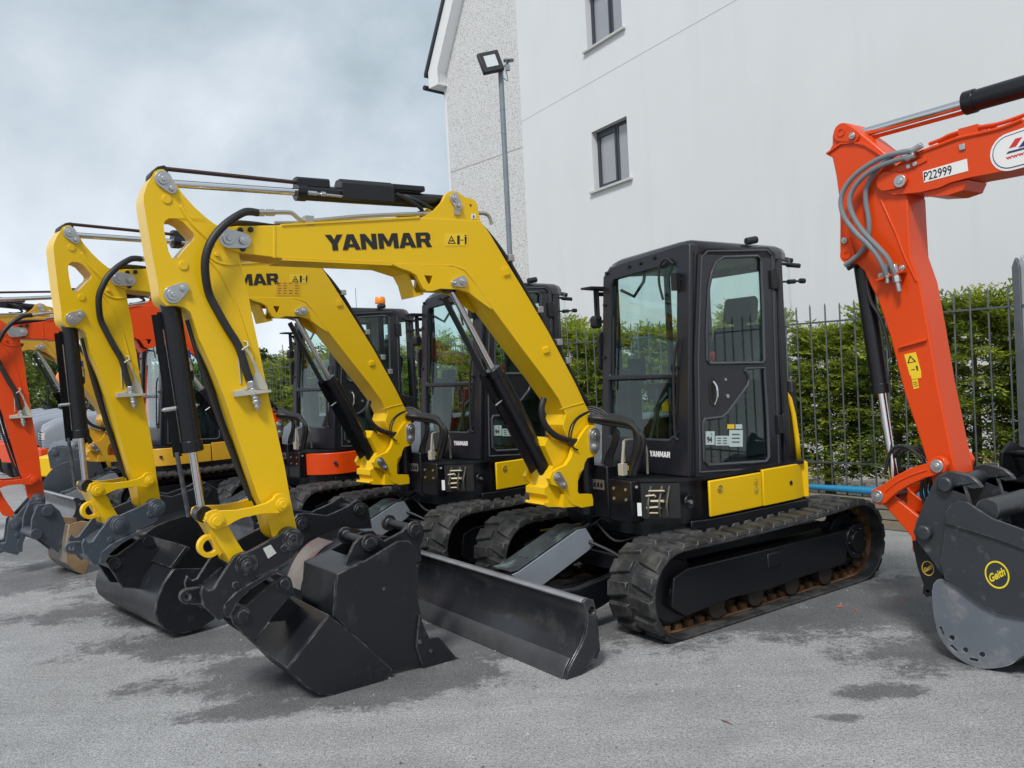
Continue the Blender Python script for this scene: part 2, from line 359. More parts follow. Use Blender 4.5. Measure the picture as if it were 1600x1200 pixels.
def arm(root, fr, P):
    """boom, stick, cylinders, links and quick hitch; P['bt'], P['st'] place the boom and stick of this machine"""
    paint = P['paint']; a1, a2 = P['a1'], P['a2']; sw = P.get('sw', 0)
    bt = lambda q: rot2(q, PF, a1)
    a3 = P.get('a3', 0); PH = T([(457, 843)], .17)[0]
    st = lambda q: rot2(rot2(q, PK, a2), PF, a1)
    def fin(o):
        for x in [o] + SIB.get(o.name, []):
            if sw: x.matrix_local = Matrix.Translation((.95, 0, 0)) @ Matrix.Rotation(sw, 4, 'Z') @ Matrix.Translation((-.95, 0, 0))
        return o
    B = lambda pts, y=.11: [bt(q) for q in T(pts, y)]
    Sx = lambda pts, y=.11: [st(q) for q in T(pts, y)]
    # --- boom
    m = MB()
    body = [(341, 372), (344, 361), (352, 355), (372, 353), (440, 352), (540, 346), (655, 340), (751, 345), (764, 363), (778, 386), (791, 408), (815, 447), (857, 518), (900, 600), (914, 630),
            (922, 646), (929, 664), (934, 683), (928, 697), (915, 700), (898, 694), (884, 680), (880, 664), (884, 648), (873, 623), (850, 590), (807, 533), (785, 503), (763, 473), (747, 449), (735, 432), (725, 423), (710, 416), (690, 414), (612, 412), (440, 404), (380, 396), (365, 392), (350, 384)]
    m.prism(B(body), 'y', -.11, .11)
    boom = fin(m.build('boom', paint, root, .008))
    m = MB()
    lug = [(612, 413), (690, 415), (710, 417), (725, 424), (745, 448), (768, 484), (755, 475), (742, 465), (732, 457), (715, 452), (687, 451), (675, 455), (667, 455), (660, 450), (655, 440), (650, 430), (640, 424), (625, 419)]
    hole = [(662, 430), (675, 431), (674, 440), (671, 447), (667, 441)]
    for y0, y1 in ((.082, .116), (-.116, -.082)): m.prism(B(lug), 'y', y0, y1, [B(hole)])
    ear = [(655, 343), (668, 335), (681, 327), (692, 315), (697, 304), (703, 299), (709, 298), (717, 300), (725, 307), (737, 310), (744, 314), (747, 320), (749, 335), (753, 352), (700, 350)]
    for y0, y1 in ((.075, .105), (-.105, -.075)): m.prism(B(ear), 'y', y0, y1, [B(circ(736, 321, 2.6, 10))])
    m.prism(B([(600, 413), (640, 426), (648, 441), (654, 463), (668, 459), (668, 456), (656, 456), (650, 441), (645, 425), (620, 414)]), 'y', -.11, .06)
    # knuckle reinforcement and small bosses
    m.prism(B([(427, 353), (431, 352), (431, 404), (427, 402)]), 'y', .108, .114)
    for a, b in (((782, 420), (797, 428)), ((822, 550), (840, 562)), ((576 + 246, 565), (840, 575))):
        pass
    def boss(u, v):
        q = B([(u, v)])[0]; m.prism([(q[0] - .028, q[1] - .02), (q[0] + .022, q[1] - .03), (q[0] + .03, q[1] + .012), (q[0] - .02, q[1] + .022)], 'y', .108, .122)
    boss(790, 424); boss(853, 546)
    fin(m.build('boom_bracket', paint, boom, .004)) if False else None
    bb = m.build('lug_plate', paint, boom, .004)
    m = MB(); m.prism(B([(441, 404), (612, 412), (612, 415), (441, 407)]), 'y', -.116, .116); m.prism(B([(440, 350), (655, 338), (655, 341), (440, 353)]), 'y', -.116, .116)
    m.build('flange', paint, boom)
    # pins
    m = MB()
    sc = .0040
    def pp(l, tr, y):
        pinplate(m, [(*(tr([c])[0]), r) for c, r in l], y, y + .012)
    pp([((356, 373), .052), ((379, 376), .043)], B, .112); pp([((710, 310), .035), ((716, 322), .027)], B, .105); pp([((721, 440), .036), ((708, 443), .022)], B, .116)
    for c in ((375, 360), (391, 359), (379, 389)): q = B([c])[0]; m.mi = 1; m.disc(q[0], q[1], .015, .11, .122, 12); m.mi = 0
    m.build('pin_plate', [ZINC, PLAS], boom, .003)
    if P.get('letter', 1):
        m = MB(); yanmar(aff(*B([(510, 392), (675, 386), (507, 367)]), .1125), m); m.build('lettering', INK, boom, smooth=False)
    def decal():
        m = MB(); q = B([(695, 384), (730, 384), (695, 365), (730, 365)]); m.prism([q[0], q[1], q[3], q[2]], 'y', .1105, .1122)
        m.mi = 1; t = B([(699, 381), (712, 381), (705, 368), (701.5, 379.6), (709.5, 379.6), (705, 371)])
        m.prism(t[:3], 'y', .1115, .1128, [t[3:]])
        for px in ([(714, 368), (718, 368), (718, 382), (714, 382)], [(719, 374.6), (724, 374.6), (724, 375.8), (719, 375.8)], [(725.5, 370), (729, 370), (728.4, 382), (726, 382)], [(703, 376), (707, 375), (708, 377), (704, 378)]): m.prism(B(px), 'y', .1115, .1129)
        q = B([(727, 368)])[0]; m.disc(*q, .006, .1115, .1129, 8)
        return m
    decal().build('warning_decal', [YLAB, INK], boom, smooth=False)
    if P.get('scribble'):
        m = MB(); m.prism(B([(531 - 100, 346 + 40), (0, 0), (0, 0)]), 'y', .1, .1) if False else None
        q = P['scribble']; o_ = fr.xz([(431, 462), (469, 462), (431, 441), (469, 441)], .1135); m.prism([o_[0], o_[1], o_[3], o_[2]], 'y', .1108, .1125)
        m.mi = 1
        for i in range(5):
            for k in range(4):
                if random.random() < .8:
                    a = fr.xz([(434 + k * 9, 459 - i * 4), (434 + k * 9 + random.uniform(3, 7), 459 - i * 4), (434 + k * 9 + 5, 457.6 - i * 4), (434 + k * 9, 457.6 - i * 4)], .1135)
                    m.prism(a, 'y', .112, .1133)
        m.build('inspection_label', [mat('faded_label', (.68, .4, .01), .5), mat('brown_print', (.3, .1, .01), .6)], boom, smooth=False)
    m = MB(); q = B([(737, 334), (744, 334), (737, 342), (744, 342)]); m.prism([q[0], q[1], q[3], q[2]], 'y', .106, .1075); m.mi = 1; text('6', aff(*B([(739, 341), (742, 341), (739, 335)]), .1085), m); m.build('number_label', [WHT, INK], boom, smooth=False)
    # steel lines and hoses along the boom
    m = MB(); L3 = lambda pts, y, tr=B: [(q[0], y, q[1]) for q in tr(pts, .11)]
    m.tube(spline(L3([(404, 331), (431, 330.5), (455, 331), (463, 335), (472, 342), (487, 344), (520, 341), (565, 337), (627, 334), (690, 332), (750, 332), (762, 333), (768, 338), (772, 350)], .085), 4), .0125)
    m.tube(L3([(404, 331), (415, 331)], .085), .02); m.tube(L3([(418, 331), (431, 331)], .085), .019); 
    m.tube(spline(L3([(440, 343), (520, 342), (627, 338), (740, 337), (764, 345), (775, 360)], .0), 4), .011)
    m.box((*(lambda q: (q[0] - .03, .06, q[1] - .03))(B([(483, 345)])[0]),), (*(lambda q: (q[0] + .02, .11, q[1] + .03))(B([(483, 345)])[0]),))
    q = B([(714, 331)])[0]; m.box((q[0] - .02, .07, q[1] - .02), (q[0] + .02, .115, q[1] + .02))
    m.build('steel_line', mat('line_steel', (.42, .41, .36), .35, metal=.7) if 'line_steel' not in bpy.data.materials else bpy.data.materials['line_steel'], boom)
    m = MB()
    for y, o in ((-.03, 0), (.02, 2), (.07, 1)):
        m.tube(spline(L3([(757 + o, 352), (777 + o, 375), (800 + o, 408), (822 + o, 446), (850 + o, 497), (884 + o, 558), (912 + o, 612), (926 + o, 634)], y), 4), .014, 8)
    for i, y in enumerate((-.06, -.02, .03)):
        m.tube(spline(L3([(470, 349), (440, 350), (400, 347 - i), (372, 346 - i), (352, 352), (340, 362)], y), 4), .013, 8)
    hm = m.build('boom_hose', HOSE, boom)
    m = MB()
    m.build('hose_clamp_base', PLAS, boom) if False else None
    ws = MB()
    for pts in ([(874, 640), (893, 634), (912, 629)], [(428, 353), (428, 380), (428, 403)], [(612, 412.5), (660, 413.5), (708, 415), (726, 422), (745, 446), (768, 482)]): ws.tube([(a, .111, b) for a, b in B(pts)], .004, 6)
    ws.build('weld_seam', paint, boom)
    for u, v in ((800, 404), (846, 485), (876, 536), (890, 565)):
        q = B([(u, v)])[0]; m.box((q[0] - .03, -.06, q[1] - .015), (q[0] + .015, .1, q[1] + .03))
    m.build('hose_clamp', ZINC, boom, .004)
    # --- stick
    m = MB()
    near = [(240, 272), (243, 266), (250, 263), (257, 263), (266, 271), (275, 284), (287, 302), (305, 322), (325, 340), (337, 349), (352, 357), (368, 368), (375, 383), (376, 400), (383, 432), (391, 465), (397, 500), (405, 537), (415, 587), (422, 620), (435, 675), (447, 730), (455, 777), (466, 828), (468, 846), (460, 858), (448, 858), (437, 848), (427, 838),
            (417, 801), (405, 777), (394, 745), (372, 680), (353, 622), (335, 577), (322, 549), (312, 527), (304, 500), (299, 487), (292, 481), (280, 477), (262, 477), (254, 470), (250, 459), (249, 447), (240, 400), (231, 347), (226, 315), (226, 303), (231, 288)]
    hl = [(257, 352), (259, 344), (265, 340), (277, 340), (287, 345), (304, 363), (306, 368), (304, 374), (297, 381), (280, 401), (275, 403), (270, 402), (265, 392), (260, 370)]
    m.prism(Sx(near), 'y', -.09, .09, [Sx(hl)])
    stick = fin(m.build('stick', paint, root, .009))
    m = MB()
    # raised cheeks and ribs on the side
    rib = [(289, 327), (300, 343), (318, 357), (332, 372), (322, 392), (312, 420)]
    m.tube(spline([(a, .088, b) for a, b in Sx([(283, 320), (300, 346), (322, 368), (333, 380)])], 5), .012, 8)
    m.tube(spline([(a, .088, b) for a, b in Sx([(325, 402), (345, 425), (368, 470), (385, 520), (398, 560)])], 5), .009, 8)
    m.tube(spline([(a, .088, b) for a, b in Sx([(327, 398), (340, 408), (358, 413), (376, 411)])], 5), .009, 8)
    for c in ((262, 310), (288, 414)): q = Sx([c])[0]; m.disc(*q, .024, .088, .096)
    q = Sx([(340, 397)])[0]; m.disc(*q, .012, .088, .105, 10)
    m.build('stick_rib', paint, stick, .002)
    m = MB()
    pp([((256, 279), .043), ((269, 294), .026)], Sx, .09); pp([((271, 460), .045), ((287, 450), .03)], Sx, .09)
    m.build('pin_plate', ZINC, stick, .003)
    m = MB(); m.prism(Sx([(238, 273), (240, 264), (249, 257), (260, 255), (266, 260), (266, 268), (262, 270), (256, 264), (247, 265)]), 'y', -.06, .07); m.build('end_cap', PLAS, stick, .004)
    # big hose loop with bracket and couplings
    m = MB(); hp = T([(404, 331), (389, 331), (375, 335), (351, 350), (331, 370), (320, 390)], .11); hp2 = T([(316, 412), (319, 437), (327, 462), (340, 487), (356, 515), (372, 541), (384, 578), (391, 598)], .11)
    path = [(*bt(q),) for q in hp] + [(*st(q),) for q in hp2]; n_ = len(path)
    m.tube(spline([(q[0], .085 + .09 * math.sin(math.pi * min(1, i / 9)) + (.03 if i > 8 else 0), q[1]) for i, q in enumerate(path)], 5), .0215, 12)
    m.build('hose', HOSE, stick)
    m = MB(); e = Sx([(392, 600), (397, 618), (402, 638)], .11)
    lp_ = lambda t: (e[0][0] + (e[2][0] - e[0][0]) * t, .118, e[0][1] + (e[2][1] - e[0][1]) * t); [m.tube([lp_(t0), lp_(t1)], r_, k_) for t0, t1, r_, k_ in ((-.12, .12, .026, 6), (.16, .3, .022, 14), (.52, .62, .022, 14), (.66, .8, .025, 6), (.84, .98, .018, 14), (.96, 1.06, .012, 10))]; m.tube([(e[0][0], .115, e[0][1]), (e[1][0], .115, e[1][1])], .018, 8); m.tube([(e[1][0], .115, e[1][1]), (e[2][0], .115, e[2][1])], .017, 10); m.tube([((e[0][0] + e[1][0]) / 2, .115, (e[0][1] + e[1][1]) / 2), (e[1][0], .115, e[1][1])], .026, 6)
    m.build('hose_coupling', ZINC, stick, .002)
    m = MB(); m.prism(Sx([(386, 540), (396, 558), (408, 582), (419, 602), (420, 609), (392, 608), (372, 613), (366, 612), (384, 606), (393, 596), (401, 583), (396, 568), (389, 553), (384, 548)]), 'y', .091, .097)
    f_ = Sx([(364, 611), (421, 609), (421, 613), (366, 620)]); m.prism(f_, 'y', .09, .14)
    lp = Sx([(371, 551), (384, 541), (386, 535), (382, 533)]); m.tube([(a, y, b) for (a, b), y in zip(lp, (.12, .15, .12, .095))], .006, 8); m.tube([(a, y, b) for (a, b), y in zip(Sx([(371, 551), (373, 556), (376, 580), (378, 600)]), (.12, .1, .095, .092))], .005, 6)
    m.build('hose_bracket', CREAM, stick, .002)
    # --- stick cylinder on top of the boom
    p = st(T([(255, 278)])[0]); q = bt(T([(711, 311)])[0])
    sc_ = fin(rodcyl(root, 'stick_cylinder', p, q, .045, .021, .43)); 
    d = Vector((q[0] - p[0], 0, q[1] - p[1])); L = d.length; d.normalize(); nn = Vector((-d.z, 0, d.x))
    if nn.z < 0: nn = -nn
    def along(t, h, y=0): v = Vector((p[0], y, p[1])) + d * (L * t) + nn * h; return (v.x, v.y, v.z)
    m = MB(); m.tube([along(.02, .075), along(.44, .055)], .012, 6); m.build('rod_guard', mat('guard_brown', (.06, .03, .03), .4, metal=.3) if 'guard_brown' not in bpy.data.materials else bpy.data.materials['guard_brown'], sc_)
    m = MB()
    def gbox(t0, t1, h0, h1, y0, y1, ch=.02):
        pr = [(y0, h0), (y1, h0), (y1, h1 - ch), (y1 - ch, h1), (y0 + ch, h1), (y0, h1 - ch)]
        vs = [along(t, h, y) for t in (t0, t1) for y, h in pr]
        m.add(vs, [tuple(range(6)), tuple(range(6, 12))] + [(i, (i + 1) % 6, (i + 1) % 6 + 6, i + 6) for i in range(6)])
    gbox(.425, .54, .03, .085, -.035, .035, .012); gbox(.575, .77, -.035, .09, -.056, .062, .03); gbox(.77, .9, .05, .085, -.05, .045, .008)
    m.build('cylinder_guard', BLK, sc_, .004)
    m = MB(); m.tube([along(.46, -.012, .052), along(.58, -.02, .05)], .008, 8); m.tube([along(.455, -.012, .052), along(.485, -.013, .052)], .013, 6); m.tube([along(.5, -.013, .052), along(.515, -.014, .052)], .014, 6); m.build('hydraulic_fitting', ZINC, sc_)
    m = MB(); m.tube(spline([along(.78, .02, .05), along(.83, -.02, .065), along(.88, -.075, .05), along(.84, -.1, 0), along(.8, -.1, -.03)], 5), .013, 8); m.tube(spline([along(.8, .04, .0), along(.86, -.02, .07), along(.95, -.075, .04)], 5), .011, 8); m.build('hose', HOSE, sc_)
    # --- boom cylinder
    p = bt(T([(716, 444)])[0]); q = T([(871, 747)], .1)[0]
    bc = fin(rodcyl(root, 'boom_cylinder', p, q, .05, .022, .42))
    d = Vector((q[0] - p[0], 0, q[1] - p[1])); L = d.length; d.normalize(); nn = Vector((-d.z, 0, d.x))
    if nn.x < 0: nn = -nn
    P0 = Vector((p[0], 0, p[1]))
    def along(t, h, y=0): v = P0 + d * (L * t) + nn * h; return (v.x, v.y, v.z)
    m = MB(); m.tube([along(.03, .075, .03), along(.42, .075, .03)], .024, 4); gbox(.4, .93, .05, .115, -.05, .06, .02); gbox(.415, .53, .02, .12, -.055, .065, .02); m.build('cylinder_guard', BLK, bc, .004)
    m = MB(); m.tube([along(.56, .11, .07), along(.56, .0, .07)], .006, 6); m.tube([along(.55, .13, .04), along(.55, .13, .08)], .01, 6); m.build('guard_bolt', ZINC, bc)
    m = MB(); m.tube(spline([along(.85, -.05, .03), along(.6, -.07, .02), along(.45, -.065, .0)], 5), .012, 8); m.build('hose', HOSE, bc)
    # --- bucket cylinder
    p = st(T([(325, 806)])[0]); q = st(T([(272, 462)])[0])
    kc = fin(rodcyl(root, 'bucket_cylinder', p, q, .052, .021, .3))
    d = Vector((q[0] - p[0], 0, q[1] - p[1])); L = d.length; d.normalize(); nn = Vector((-d.z, 0, d.x))
    if nn.x < 0: nn = -nn
    P0 = Vector((p[0], 0, p[1]))
    m = MB(); gbox(.28, .93, .055, .1, -.05, .05, .012); gbox(.86, .94, -.01, .07, -.056, .056, .02); m.build('cylinder_guard', BLK, kc, .004)
    m = MB(); m.tube([along(.0, .07), along(.3, .08)], .012, 8); m.build('guard_rod', DGREY, kc)
    m = MB(); m.tube([along(.72, -.05, .07), along(.66, -.055, .07)], .016, 10); m.tube([along(.7, -.052, .07), along(.69, -.052, .07)], .02, 6); m.mi = 1; m.tube([along(.755, -.048, .07), along(.72, -.05, .07)], .017, 12)
    m.mi = 2; m.tube(spline([along(.66, -.055, .07), along(.62, -.05, .08), along(.64, -.0, .07), along(.68, .01, .05)], 5), .012, 8); m.build('hydraulic_fitting', [ZINC, BLUEC, BLK], kc)
    m = MB(); m.tube([along(.5, -.06, .02), along(.5, .12, .02)], .008, 6); m.tube([along(.5, -.02, .065), along(.5, .11, .065)], .012, 6); m.build('guard_clamp', ZINC, kc)
    # rear hose of the stick
    m = MB(); m.tube(spline([(a, -.03 + .0 * i, b) for i, (a, b) in enumerate(Sx([(296, 497), (311, 545), (330, 600), (352, 668), (378, 735), (398, 782), (407, 800)], -.02))], 5), .013, 8)
    m.tube(spline([(a, .02, b) for i, (a, b) in enumerate(Sx([(292, 500), (305, 545), (322, 600), (346, 668), (372, 735), (392, 782)], .02))], 5), .011, 8); m.build('stick_hose', HOSE, stick)
    # --- bucket links
    link = [(318, 811), (320, 801), (328, 797), (337, 795), (338, 799), (340, 797), (367, 796), (393, 791), (413, 785), (423, 779), (427, 773), (433, 770), (440, 770), (446, 774), (449, 780), (449, 788), (445, 796), (439, 799), (428, 801), (411, 801), (393, 804), (375, 808), (364, 813), (353, 820), (340, 824), (331, 823), (323, 819)]
    m = MB()
    for y0, y1 in ((.12, .15), (-.15, -.12)): m.prism(Sx(link), 'y', y0, y1)
    for c, r in (((335, 813), .04), ((437, 787), .035)): q = Sx([c])[0]; m.disc(*q, r, -.158, .16); m.disc(*q, r * .6, -.168, .172, 16)
    fin(m.build('bucket_link', paint, root, .005))
    m = MB(); m.prism(Sx([(321, 815), (340, 803), (353, 815), (369, 844), (383, 865), (398, 885), (390, 897), (378, 896), (368, 893), (360, 880), (353, 867), (343, 852), (332, 832)]), 'y', -.105, .115)
    e = Sx([(335, 857)])[0]; m.prism(hull([(*e, .062)]), 'y', -.015, .03, [circ(*e, .036, 18)]); m.prism(Sx([(335, 838), (347, 850), (354, 868), (350, 873), (343, 862), (337, 846)]), 'y', -.02, .035)
    fin(m.build('tipping_link', paint, root, .006))
    # --- quick hitch
    Hx = lambda pts, y=.11: [st(rot2(q, PH, a3)) for q in T(pts, y)]
    hm = P['hitch']
    pl = [(350, 931), (356, 919), (363, 890), (362, 880), (368, 870), (375, 865), (385, 864), (437, 836), (450, 829), (462, 827), (471, 833), (474, 842), (471, 855), (465, 863), (456, 873), (437, 884), (406, 900), (385, 915), (372, 925), (360, 945), (355, 962), (340, 969), (328, 957), (316, 945), (318, 925), (334, 921)]
    pl = [(318, 916), (326, 924), (334, 921), (361, 878), (366, 870), (375, 865), (384, 865), (437, 836), (450, 829), (462, 827), (470, 832), (474, 841), (472, 850), (466, 860), (456, 872), (437, 884), (406, 900), (376, 920), (360, 940), (355, 962), (342, 970), (328, 957), (318, 946), (314, 928)]
    m = MB()
    for y0, y1 in ((.14, .17), (-.17, -.14)): m.prism(Hx(pl, .17), 'y', y0, y1)
    m.prism(Hx([(334, 935), (372, 902), (410, 884), (456, 862), (450, 872), (406, 898), (376, 918), (358, 940), (352, 960), (342, 966), (330, 955)], .17), 'y', -.14, .14)
    e = Hx([(306, 941)], .17)[0]; m.prism(hull([(*e, .04), (*Hx([(322, 940)], .17)[0], .045)]), 'y', -.02, .02, [circ(*e, .018, 14)])
    m.prism(Hx([(352, 942), (372, 923), (405, 903), (437, 887), (452, 880), (452, 883), (420, 902), (390, 922), (370, 943), (358, 966), (350, 963)], .175), 'y', .165, .178)
    h = fin(m.build('quick_hitch', hm, root, .005))
    m = MB()
    for c, r in (((385, 882), .062), ((457, 843), .062)):
        q = Hx([c], .17)[0]
        for k, rr in enumerate((1, .78, .5, .28)): m.disc(*q, r * rr, -.17, .176 + .008 * k, 24)
    for c in ((443, 857), (368, 914)): q = Hx([c], .17)[0]; m.disc(*q, .02, .165, .178, 14)
    m.build('hitch_pin', hm, h, .002)
    if P.get('hlabel'):
        m = MB(); m.prism(Hx([(411, 857), (423, 851), (432, 864), (419, 873)], .172), 'y', .1705, .1725); m.build('data_label', mat('grey_label', (.5, .52, .48), .4, var=.2, vscale=60), h)
    return dict(B=B, Sx=Hx, st=lambda q: st(rot2(q, PH, a3)), bt=bt, fin=fin)

# ------------------------------------------------------------------ undercarriage and upper structure
def track_path():
    fx, fz, fr, rx, rz, rr = .98, .285, .265, -.96, .30, .28
    pts = []
    for i in range(15): a = R(90 - 180 * i / 14); pts.append((fx + fr * math.cos(a), fz + fr * math.sin(a)))
    for i in range(1, 12): t = i / 12; pts.append((fx + (rx - fx) * t, .02))
    for i in range(15): a = R(270 - 180 * i / 14); pts.append((rx + rr * math.cos(a), rz + rr * math.sin(a)))
    for i in range(1, 12): t = i / 12; z0 = rz + rr; z1 = fz + fr; pts.append((rx + (fx - rx) * t, z0 + (z1 - z0) * t - .02 * math.sin(math.pi * t)))
    out = []; n = len(pts)
    for i in range(n):   # dense resample
        p, q = pts[i], pts[(i + 1) % n]; l = math.hypot(q[0] - p[0], q[1] - p[1]); k = max(1, int(l / .02))
        for j in range(k): out.append((p[0] + (q[0] - p[0]) * j / k, p[1] + (q[1] - p[1]) * j / k))
    return pts, out
TP, TD = track_path()
def make_track(root, yc, detail=1):
    w = .2; m = MB(); n = len(TP)
    def nrm(P, i):
        p, q = P[i - 1], P[(i + 1) % len(P)]; dx, dz = q[0] - p[0], q[1] - p[1]; l = math.hypot(dx, dz); return (-dz / l, dx / l), (dx / l, dz / l)
    cr = [(-w, .0), (-w, .018), (-w + .02, .026), (w - .02, .026), (w, .018), (w, .0)]   # (y, outward)
    vs = []
    for i in range(n):
        (nx, nz), _ = nrm(TP, i)
        for y, o in cr: vs.append((TP[i][0] + nx * o, yc + y, TP[i][1] + nz * o))
    k = len(cr)
    m.add(vs, [(i * k + j, i * k + (j + 1) % k, ((i + 1) % n) * k + (j + 1) % k, ((i + 1) % n) * k + j) for i in range(n) for j in range(k)])
    # tread lugs: two staggered columns of wedge blocks
    ND = len(TD); lens = [0]
    for i in range(ND): p, q = TD[i], TD[(i + 1) % ND]; lens.append(lens[-1] + math.hypot(q[0] - p[0], q[1] - p[1]))
    tot = lens[-1]
    def pos(s):
        s %= tot; lo, hi = 0, ND
        while hi - lo > 1:
            mid = (lo + hi) // 2
            if lens[mid] <= s: lo = mid
            else: hi = mid
        t = (s - lens[lo]) / (lens[lo + 1] - lens[lo]); p, q = TD[lo % ND], TD[(lo + 1) % ND]
        (nx, nz), _ = nrm(TD, lo % ND); return p[0] + (q[0] - p[0]) * t, p[1] + (q[1] - p[1]) * t, nx, nz
    NL = 44
    for i in range(NL):
        for col in (-1, 1):
            s0 = tot * (i + (.5 if col > 0 else 0)) / NL; hl = tot / NL * .33
            ys = [(.012, .82), (.1, 1.0), (.2, 1.12)] # y, relative length
            h0, h1 = .024, .05
            rows = []
            for y, rl in ys:
                skew = (y - .1) * .12
                rows.append([(s0 + skew - hl * rl * 1.15, h0), (s0 + skew - hl * rl * .85, h1), (s0 + skew + hl * rl * .85, h1), (s0 + skew + hl * rl * 1.15, h0)])
            vs = []
            for (y, rl), r_ in zip(ys, rows):
                for s_, h in r_:
                    x, z, nx, nz = pos(s_); yy = y
                    if h == h1: yy = .022 if y == .012 else .19 if y == .2 else y
                    vs.append((x + nx * h, yc + col * yy, z + nz * h))
            fs = []
            for a in range(2):
                for b in range(3): fs.append((a * 4 + b, a * 4 + b + 1, a * 4 + 5 + b, a * 4 + 4 + b))
            fs += [(0, 1, 2, 3), (8, 9, 10, 11)]
            m.add(vs, fs)
    m.mi = 1
    for i in range(52):      # inner drive teeth
        x, z, nx, nz = pos(tot * i / 52); x2, z2, nx2, nz2 = pos(tot * (i + .5) / 52)
        for sy in (-1, 1):
            y0, y1 = yc + sy * .03, yc + sy * .075
            m.add([(x, y0, z), (x2, y0, z2), (x2, y1, z2), (x, y1, z), (x - nx * .045, y0, z - nz * .045), (x2 - nx2 * .045, y0, z2 - nz2 * .045), (x2 - nx2 * .04, y1, z2 - nz2 * .04), (x - nx * .04, y1, z - nz * .04)],
                  [(0, 1, 2, 3), (4, 5, 6, 7), (0, 1, 5, 4), (1, 2, 6, 5), (2, 3, 7, 6), (3, 0, 4, 7)])
    vs = []
    for i in range(n):
        (nx, nz), _ = nrm(TP, i)
        for y in (-.1, .10): vs.append((TP[i][0] - nx * .004, yc + y, TP[i][1] - nz * .004))
    m.add(vs, [(2 * i, 2 * i + 1, 2 * ((i + 1) % n) + 1, 2 * ((i + 1) % n)) for i in range(n)])
    belt = m.build('track', [RUB, RUST], root, .004 if detail else 0, seg=1, ang=50)
    s = 1 if yc > 0 else -1
    m = MB(); m.prism([(-.82, .15), (-.9, .4), (.9, .42), (1.02, .38), (1.05, .2), (.93, .12), (.45, .15), (.1, .13), (-.3, .15)], 'y', yc - .09, yc + .14)
    m.prism([(-.86, .42), (.9, .44), (.8, .5), (-.7, .48)], 'y', yc - .07, yc + .02)
    m.box((-.05, yc + .135, .28), (.1, yc + .15, .38)); m.build('track_frame', BLK, belt, .008)
    m = MB(); m.disc(-.96, .30, .2, yc - .04, yc + .04, 32)
    for i in range(18):
        a = 2 * math.pi * i / 18; m.prism([(-.96 + .19 * math.cos(a - .1), .3 + .19 * math.sin(a - .1)), (-.96 + .245 * math.cos(a - .05), .3 + .245 * math.sin(a - .05)), (-.96 + .245 * math.cos(a + .05), .3 + .245 * math.sin(a + .05)), (-.96 + .19 * math.cos(a + .1), .3 + .19 * math.sin(a + .1))], 'y', yc - .025, yc + .025)
    m.disc(-.96, .3, .13, yc + .03, yc + .15, 28); m.disc(-.96, .3, .08, yc + .14, yc + .165, 20)
    for i in range(6): a = i * math.pi / 3; m.disc(-.96 + .1 * math.cos(a), .3 + .1 * math.sin(a), .012, yc + .14, yc + .16, 6)
    m.build('sprocket', BLK, belt, .003)
    m = MB(); m.disc(.98, .285, .24, yc - .05, yc + .05, 32); m.disc(.98, .285, .2, yc - .09, yc + .09, 28); m.disc(.98, .285, .06, yc - .12, yc + .12, 16); m.build('idler', BLK, belt, .004)
    for x in (-.6, -.2, .2, .6):
        m = MB(); m.disc(x, .115, .08, yc - .11, yc - .04, 20); m.disc(x, .115, .08, yc + .04, yc + .11, 20); m.disc(x, .115, .05, yc - .05, yc + .05, 14); m.build('roller', mat('roller_steel', (.05, .04, .035), .5, metal=.5) if 'roller_steel' not in bpy.data.materials else bpy.data.materials['roller_steel'], belt)
    return belt

